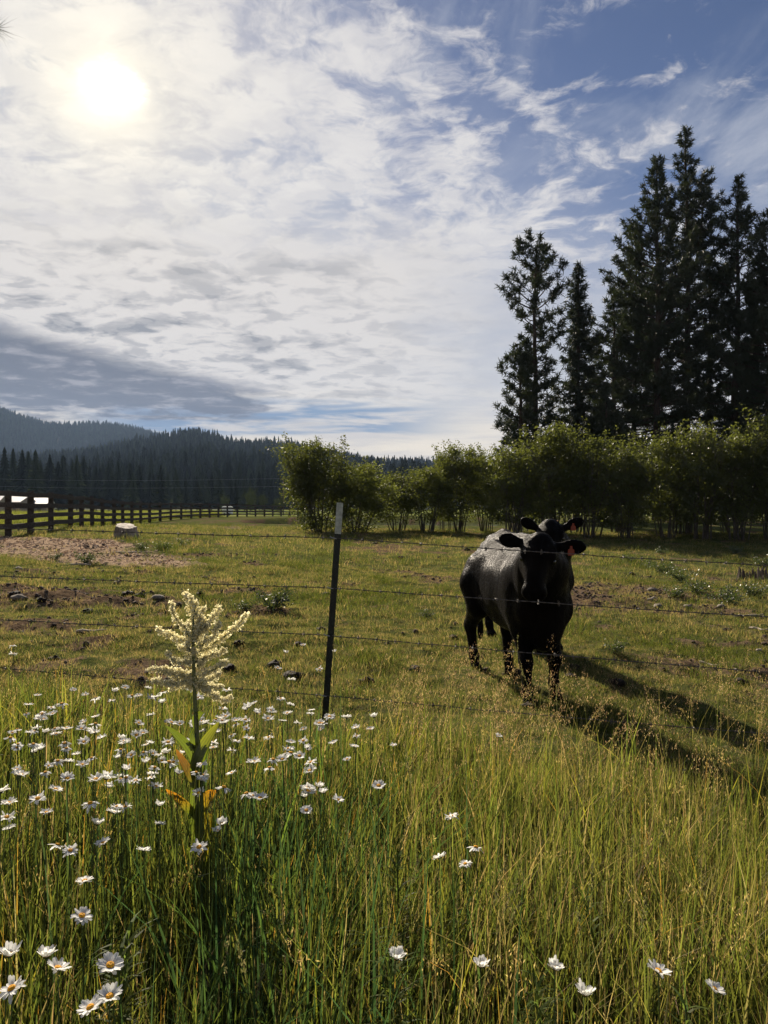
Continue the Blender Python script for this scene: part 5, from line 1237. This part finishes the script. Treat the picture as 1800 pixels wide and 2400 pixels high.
# ================================================================ plume plant (false hellebore)
def plume_plant():
    rg = np.random.default_rng(88); d = 2.6; x = at(462, 1900, d).x; z = gz(x, d)
    o = thing('plume_plant', 'tall plant with branched cream flower plume and yellowing broad leaves', 'plant', (x, d, z))
    H = CAMZ + (HORIZON - 1398) / F * d - z
    b = MB(); t = np.linspace(0, 1, 12); axis_ = np.stack([0.012 * np.sin(t * 5), 0.008 * np.cos(t * 4), t * H * 0.97 - 0.03 * (t == 0)], 1)
    b.tube(axis_, 0.0115 * (1 - t) ** 0.7 + 0.0025, 9); obj('stem', b.mesh('plume_stem', M['plantstem'], True), o)
    k = lambda px: px / F * d
    zt = lambda sy: CAMZ - (sy - HORIZON) / F * d - z
    # floral branches: (height on the stem in the picture, sideways px, rise px, depth angle)
    br = [(1470, -38, 72, 0.3), (1440, -6, 42, -.4), (1500, -66, 82, -.3), (1470, 42, 48, .5), (1480, 30, 40, -.9), (1520, 92, 68, .2), (1515, 62, 60, -.7), (1510, -94, 32, .4), (1535, -40, 20, 1.1), (1540, 55, 5, .9), (1555, -58, 12, -1.0),
          (1575, 78, 26, -.2), (1580, -70, 10, .2), (1590, 40, 2, 1.2), (1590, -100, -6, -.3), (1600, 62, -6, -.6), (1610, -40, 0, 1.0), (1585, -112, 6, 0.1), (1610, 85, -30, .3), (1600, 22, 14, -1.3), (1560, 10, 20, 1.4), (1530, -20, 30, -1.4), (1480, 12, 40, 1.2), (1500, -28, 35, 1.3), (1595, -78, -22, .5)]
    for sy, dx, rise, ya in br:
        dx *= rg.uniform(0.75, 1.22); rise = rise * rg.uniform(0.7, 1.3) + rg.uniform(-8, 8); sy += rg.uniform(-8, 8)
        z0 = zt(sy); e = np.array([k(dx) * 1.05, abs(k(dx)) * math.tan(max(-1, min(1, ya))) * 0.6 + 0.02 * math.sin(ya * 5), k(rise)]); s = np.linspace(0, 1, 7)[:, None]
        p0 = np.array([0, 0, z0]); q = p0 + e * s + np.array([0, 0, 1]) * rg.uniform(0.1, 0.55) * np.linalg.norm(e) * (s ** 2 - s) + rg.normal(0, 0.004, (7, 3)) * (s > 0)
        bb = MB(); bb.tube(q, np.linspace(0.0042, 0.0016, 7), 5, False); bo = obj('flower_branch', bb.mesh('flower_branch', M['plantstem'], True), o)
        L = np.linalg.norm(e); n = int(80 + L * 1150); ss = np.clip(rg.choice(np.linspace(0.12, 1.0, max(6, int(L * 90))), n) + rg.normal(0, 0.018, n), 0.05, 1); c = np.stack([np.interp(ss, s[:, 0], q[:, i]) for i in range(3)], 1)
        out = rg.normal(size=(n, 3)); out /= np.linalg.norm(out, axis=1)[:, None]; c = c + out * rg.uniform(0.004, 0.016, (n, 1)) * (1.25 - 0.5 * ss)[:, None]
        # each floret: three crossed rounded petals
        V, Q = [], []
        for r_ in range(3):
            v_, q_ = leaf_quads(c + rg.normal(0, 0.002, (n, 3)), 0.0105, rg); V.append(v_ ); Q.append(q_ + len(v_) * r_)
        tag(obj('florets', np_mesh('florets', np.concatenate(V), np.concatenate(Q), M['plume']), bo), kind='stuff')
    # leaves: (base y, sideways px, rise px, width px, yaw, colour)
    GR, YG, OR, YO = (0.085, 0.120, 0.020), (0.15, 0.165, 0.02), (0.30, 0.135, 0.02), (0.28, 0.20, 0.02)
    lv = [(1830, -64, 165, 34, 0.25, GR, GR), (1850, 42, 195, 30, -.2, GR, YG), (1880, 30, 250, 34, .35, GR, GR), (1860, -55, 105, 30, .5, GR, OR), (1960, 50, 180, 34, -.3, YG, OR), (1920, -66, 95, 34, -.35, GR, OR), (2000, 40, 130, 30, .3, YG, YO), (1990, -20, 170, 36, .9, GR, GR),
          (1720, 18, 95, 22, -.6, GR, GR), (1760, -14, 80, 22, .8, GR, GR), (2050, 60, 130, 30, -.5, GR, YO), (2060, -50, 140, 36, .4, GR, GR)]
    for by, dx, rise, wd, yw, ca, cb in lv:
        b = MB(); z0 = max(0.01, zt(by)); n = 12; s = np.linspace(0, 1, n); ux = np.array([math.cos(yw), math.sin(yw), 0]) * (1 if dx > 0 else -1)
        if dx < 0: ux = np.array([-math.cos(yw), math.sin(yw), 0])
        ctr = np.array([0, 0, z0]) + ux * (abs(k(dx)) * s ** 1.15)[:, None] + np.array([0, 0, 1]) * (k(rise) * (s - rg.uniform(0.05, 0.5) * s ** 3))[:, None] + np.array([rg.normal(0, .012), rg.normal(0, .02), 0]) * (np.sin(s * 4.5))[:, None] + np.array([0, -0.012, 0])
        m = 9; w = k(wd) * 0.8 * np.sin(np.clip(s * 0.96 + 0.03, 0, 1) * math.pi) ** 0.75 * 0.62
        wdir = np.cross(ux, [0, 0, 1]) * 0.35 + ux * 0.75 * np.sign(1) ; wdir = np.array([0.82, -0.35, -0.25 * np.sign(dx)]); wdir /= np.linalg.norm(wdir); nrm = np.array([0.2, -1, 0.1])
        u = np.linspace(-1, 1, m); pleat = 0.0035 * np.cos(u * math.pi * 4)
        V = ctr[:, None] + wdir * (w[:, None] * u)[..., None] + nrm * ((np.abs(u) ** 1.5 * 0.22 * w[:, None]) + pleat * np.sin(s * math.pi)[:, None])[..., None]
        i = np.arange(n - 1)[:, None] * m; j = np.arange(m - 1)[None]; q = np.stack([i + j, i + j + 1, i + m + j + 1, i + m + j], -1).reshape(-1, 4)
        f = np.clip(s * 1.5 - 0.35, 0, 1)[:, None]; rib = 1 - 0.30 * (np.cos(u * math.pi * 4) > 0.5)
        T = (np.array(ca) * (1 - f) + np.array(cb) * f)[:, None] * rib[None, :, None]
        b.add(V.reshape(-1, 3), q); b.att = [T.reshape(-1, 3)]
        lo = obj('leaf', b.mesh('plume_leaf', M['leafgreen'], True), o)
        if cb in (OR, YO): lo['label'] = 'leaf turning orange and yellow'
M['plantstem'] = leafy('plume_stalk', (0.13, 0.15, 0.05), trans=0.15, gloss=0.04)
plume_plant()

# leafy weeds low in the verge
def leafy_weed(seed):
    rg = np.random.default_rng(seed); b = MB(); P = []; h = 0.34; t = np.linspace(0, 1, 7)
    ax = np.stack([0.03 * np.sin(t * 3 + seed), 0.03 * np.cos(t * 2 + seed) - 0.03, t * h], 1); b.tube(ax, np.linspace(0.003, 0.0015, 7), 5, False)
    V, q, T = [], [], []
    n = 46; f = rg.uniform(0.2, 1.0, n); c = np.stack([np.interp(f, t, ax[:, k]) for k in range(3)], 1); a = rg.uniform(0, 6.28, n)
    V, q, T = blades(c, rg.uniform(0.03, 0.06, n), rg.uniform(0.005, 0.009, n), a + 1.57, a, rg.uniform(0.9, 1.4, n), palette(n, rg, [GREEN, (0.10, 0.13, 0.04)], [.5, .5]), 4)
    return b.mesh('weed_stalk', M['stem']), np_mesh('weed_leaf_set', V, q, M['blade'], False, {'tint': T})
lw = [leafy_weed(i) for i in range(4)]
rl = random.Random(8)
for i in range(34):
    d = rl.uniform(1.35, 2.3); x = rl.uniform(-0.5, 0.5) * d
    o = thing('leafy_weed', 'slender leafy weed with curled narrow leaves down in the long grass', 'weed', (x, d, gz(x, d)), rl.uniform(0, 6), 'slender weeds in the long grass', rl.uniform(0.8, 1.4))
    obj('stalk', lw[i % 4][0], o); obj('leaves', lw[i % 4][1], o)

# arching tussock at the side of the verge, shade painted into its dark green
def tussock():
    rg = np.random.default_rng(66); x, d = 0.96, 1.85; z = gz(x, d); n = 420
    o = thing('shade_toned_tussock', 'tussock of fine arching grass lying over in the verge, coloured dark green as shade', 'grass', (x, d, z))
    a = rg.normal(3.3, 0.75, n); P = np.stack([rg.normal(0, .05, n), rg.normal(0, .05, n), np.zeros(n)], 1)
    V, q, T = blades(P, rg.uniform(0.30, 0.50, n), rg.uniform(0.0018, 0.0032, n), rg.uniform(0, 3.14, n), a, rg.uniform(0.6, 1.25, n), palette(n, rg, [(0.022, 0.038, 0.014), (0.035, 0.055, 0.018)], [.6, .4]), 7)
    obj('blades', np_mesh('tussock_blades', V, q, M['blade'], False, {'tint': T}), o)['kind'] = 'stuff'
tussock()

# ================================================================ air
def haze():
    m, nt, out = new_mat('pale_air'); v = nt.nodes.new('ShaderNodeVolumePrincipled')
    v.inputs['Color'].default_value = (0.46, 0.66, 1.0, 1); v.inputs['Density'].default_value = HAZE; v.inputs['Anisotropy'].default_value = 0.1
    nt.links.new(v.outputs[0], out.inputs['Volume'])
    b = MB(); b.box((0, 1830, 236), (6400, 3800, 482)); tag(obj('haze', b.mesh('haze', m)), 'thin bluish morning haze filling the valley', 'haze', kind='stuff')
HAZE = 0.000065
haze()
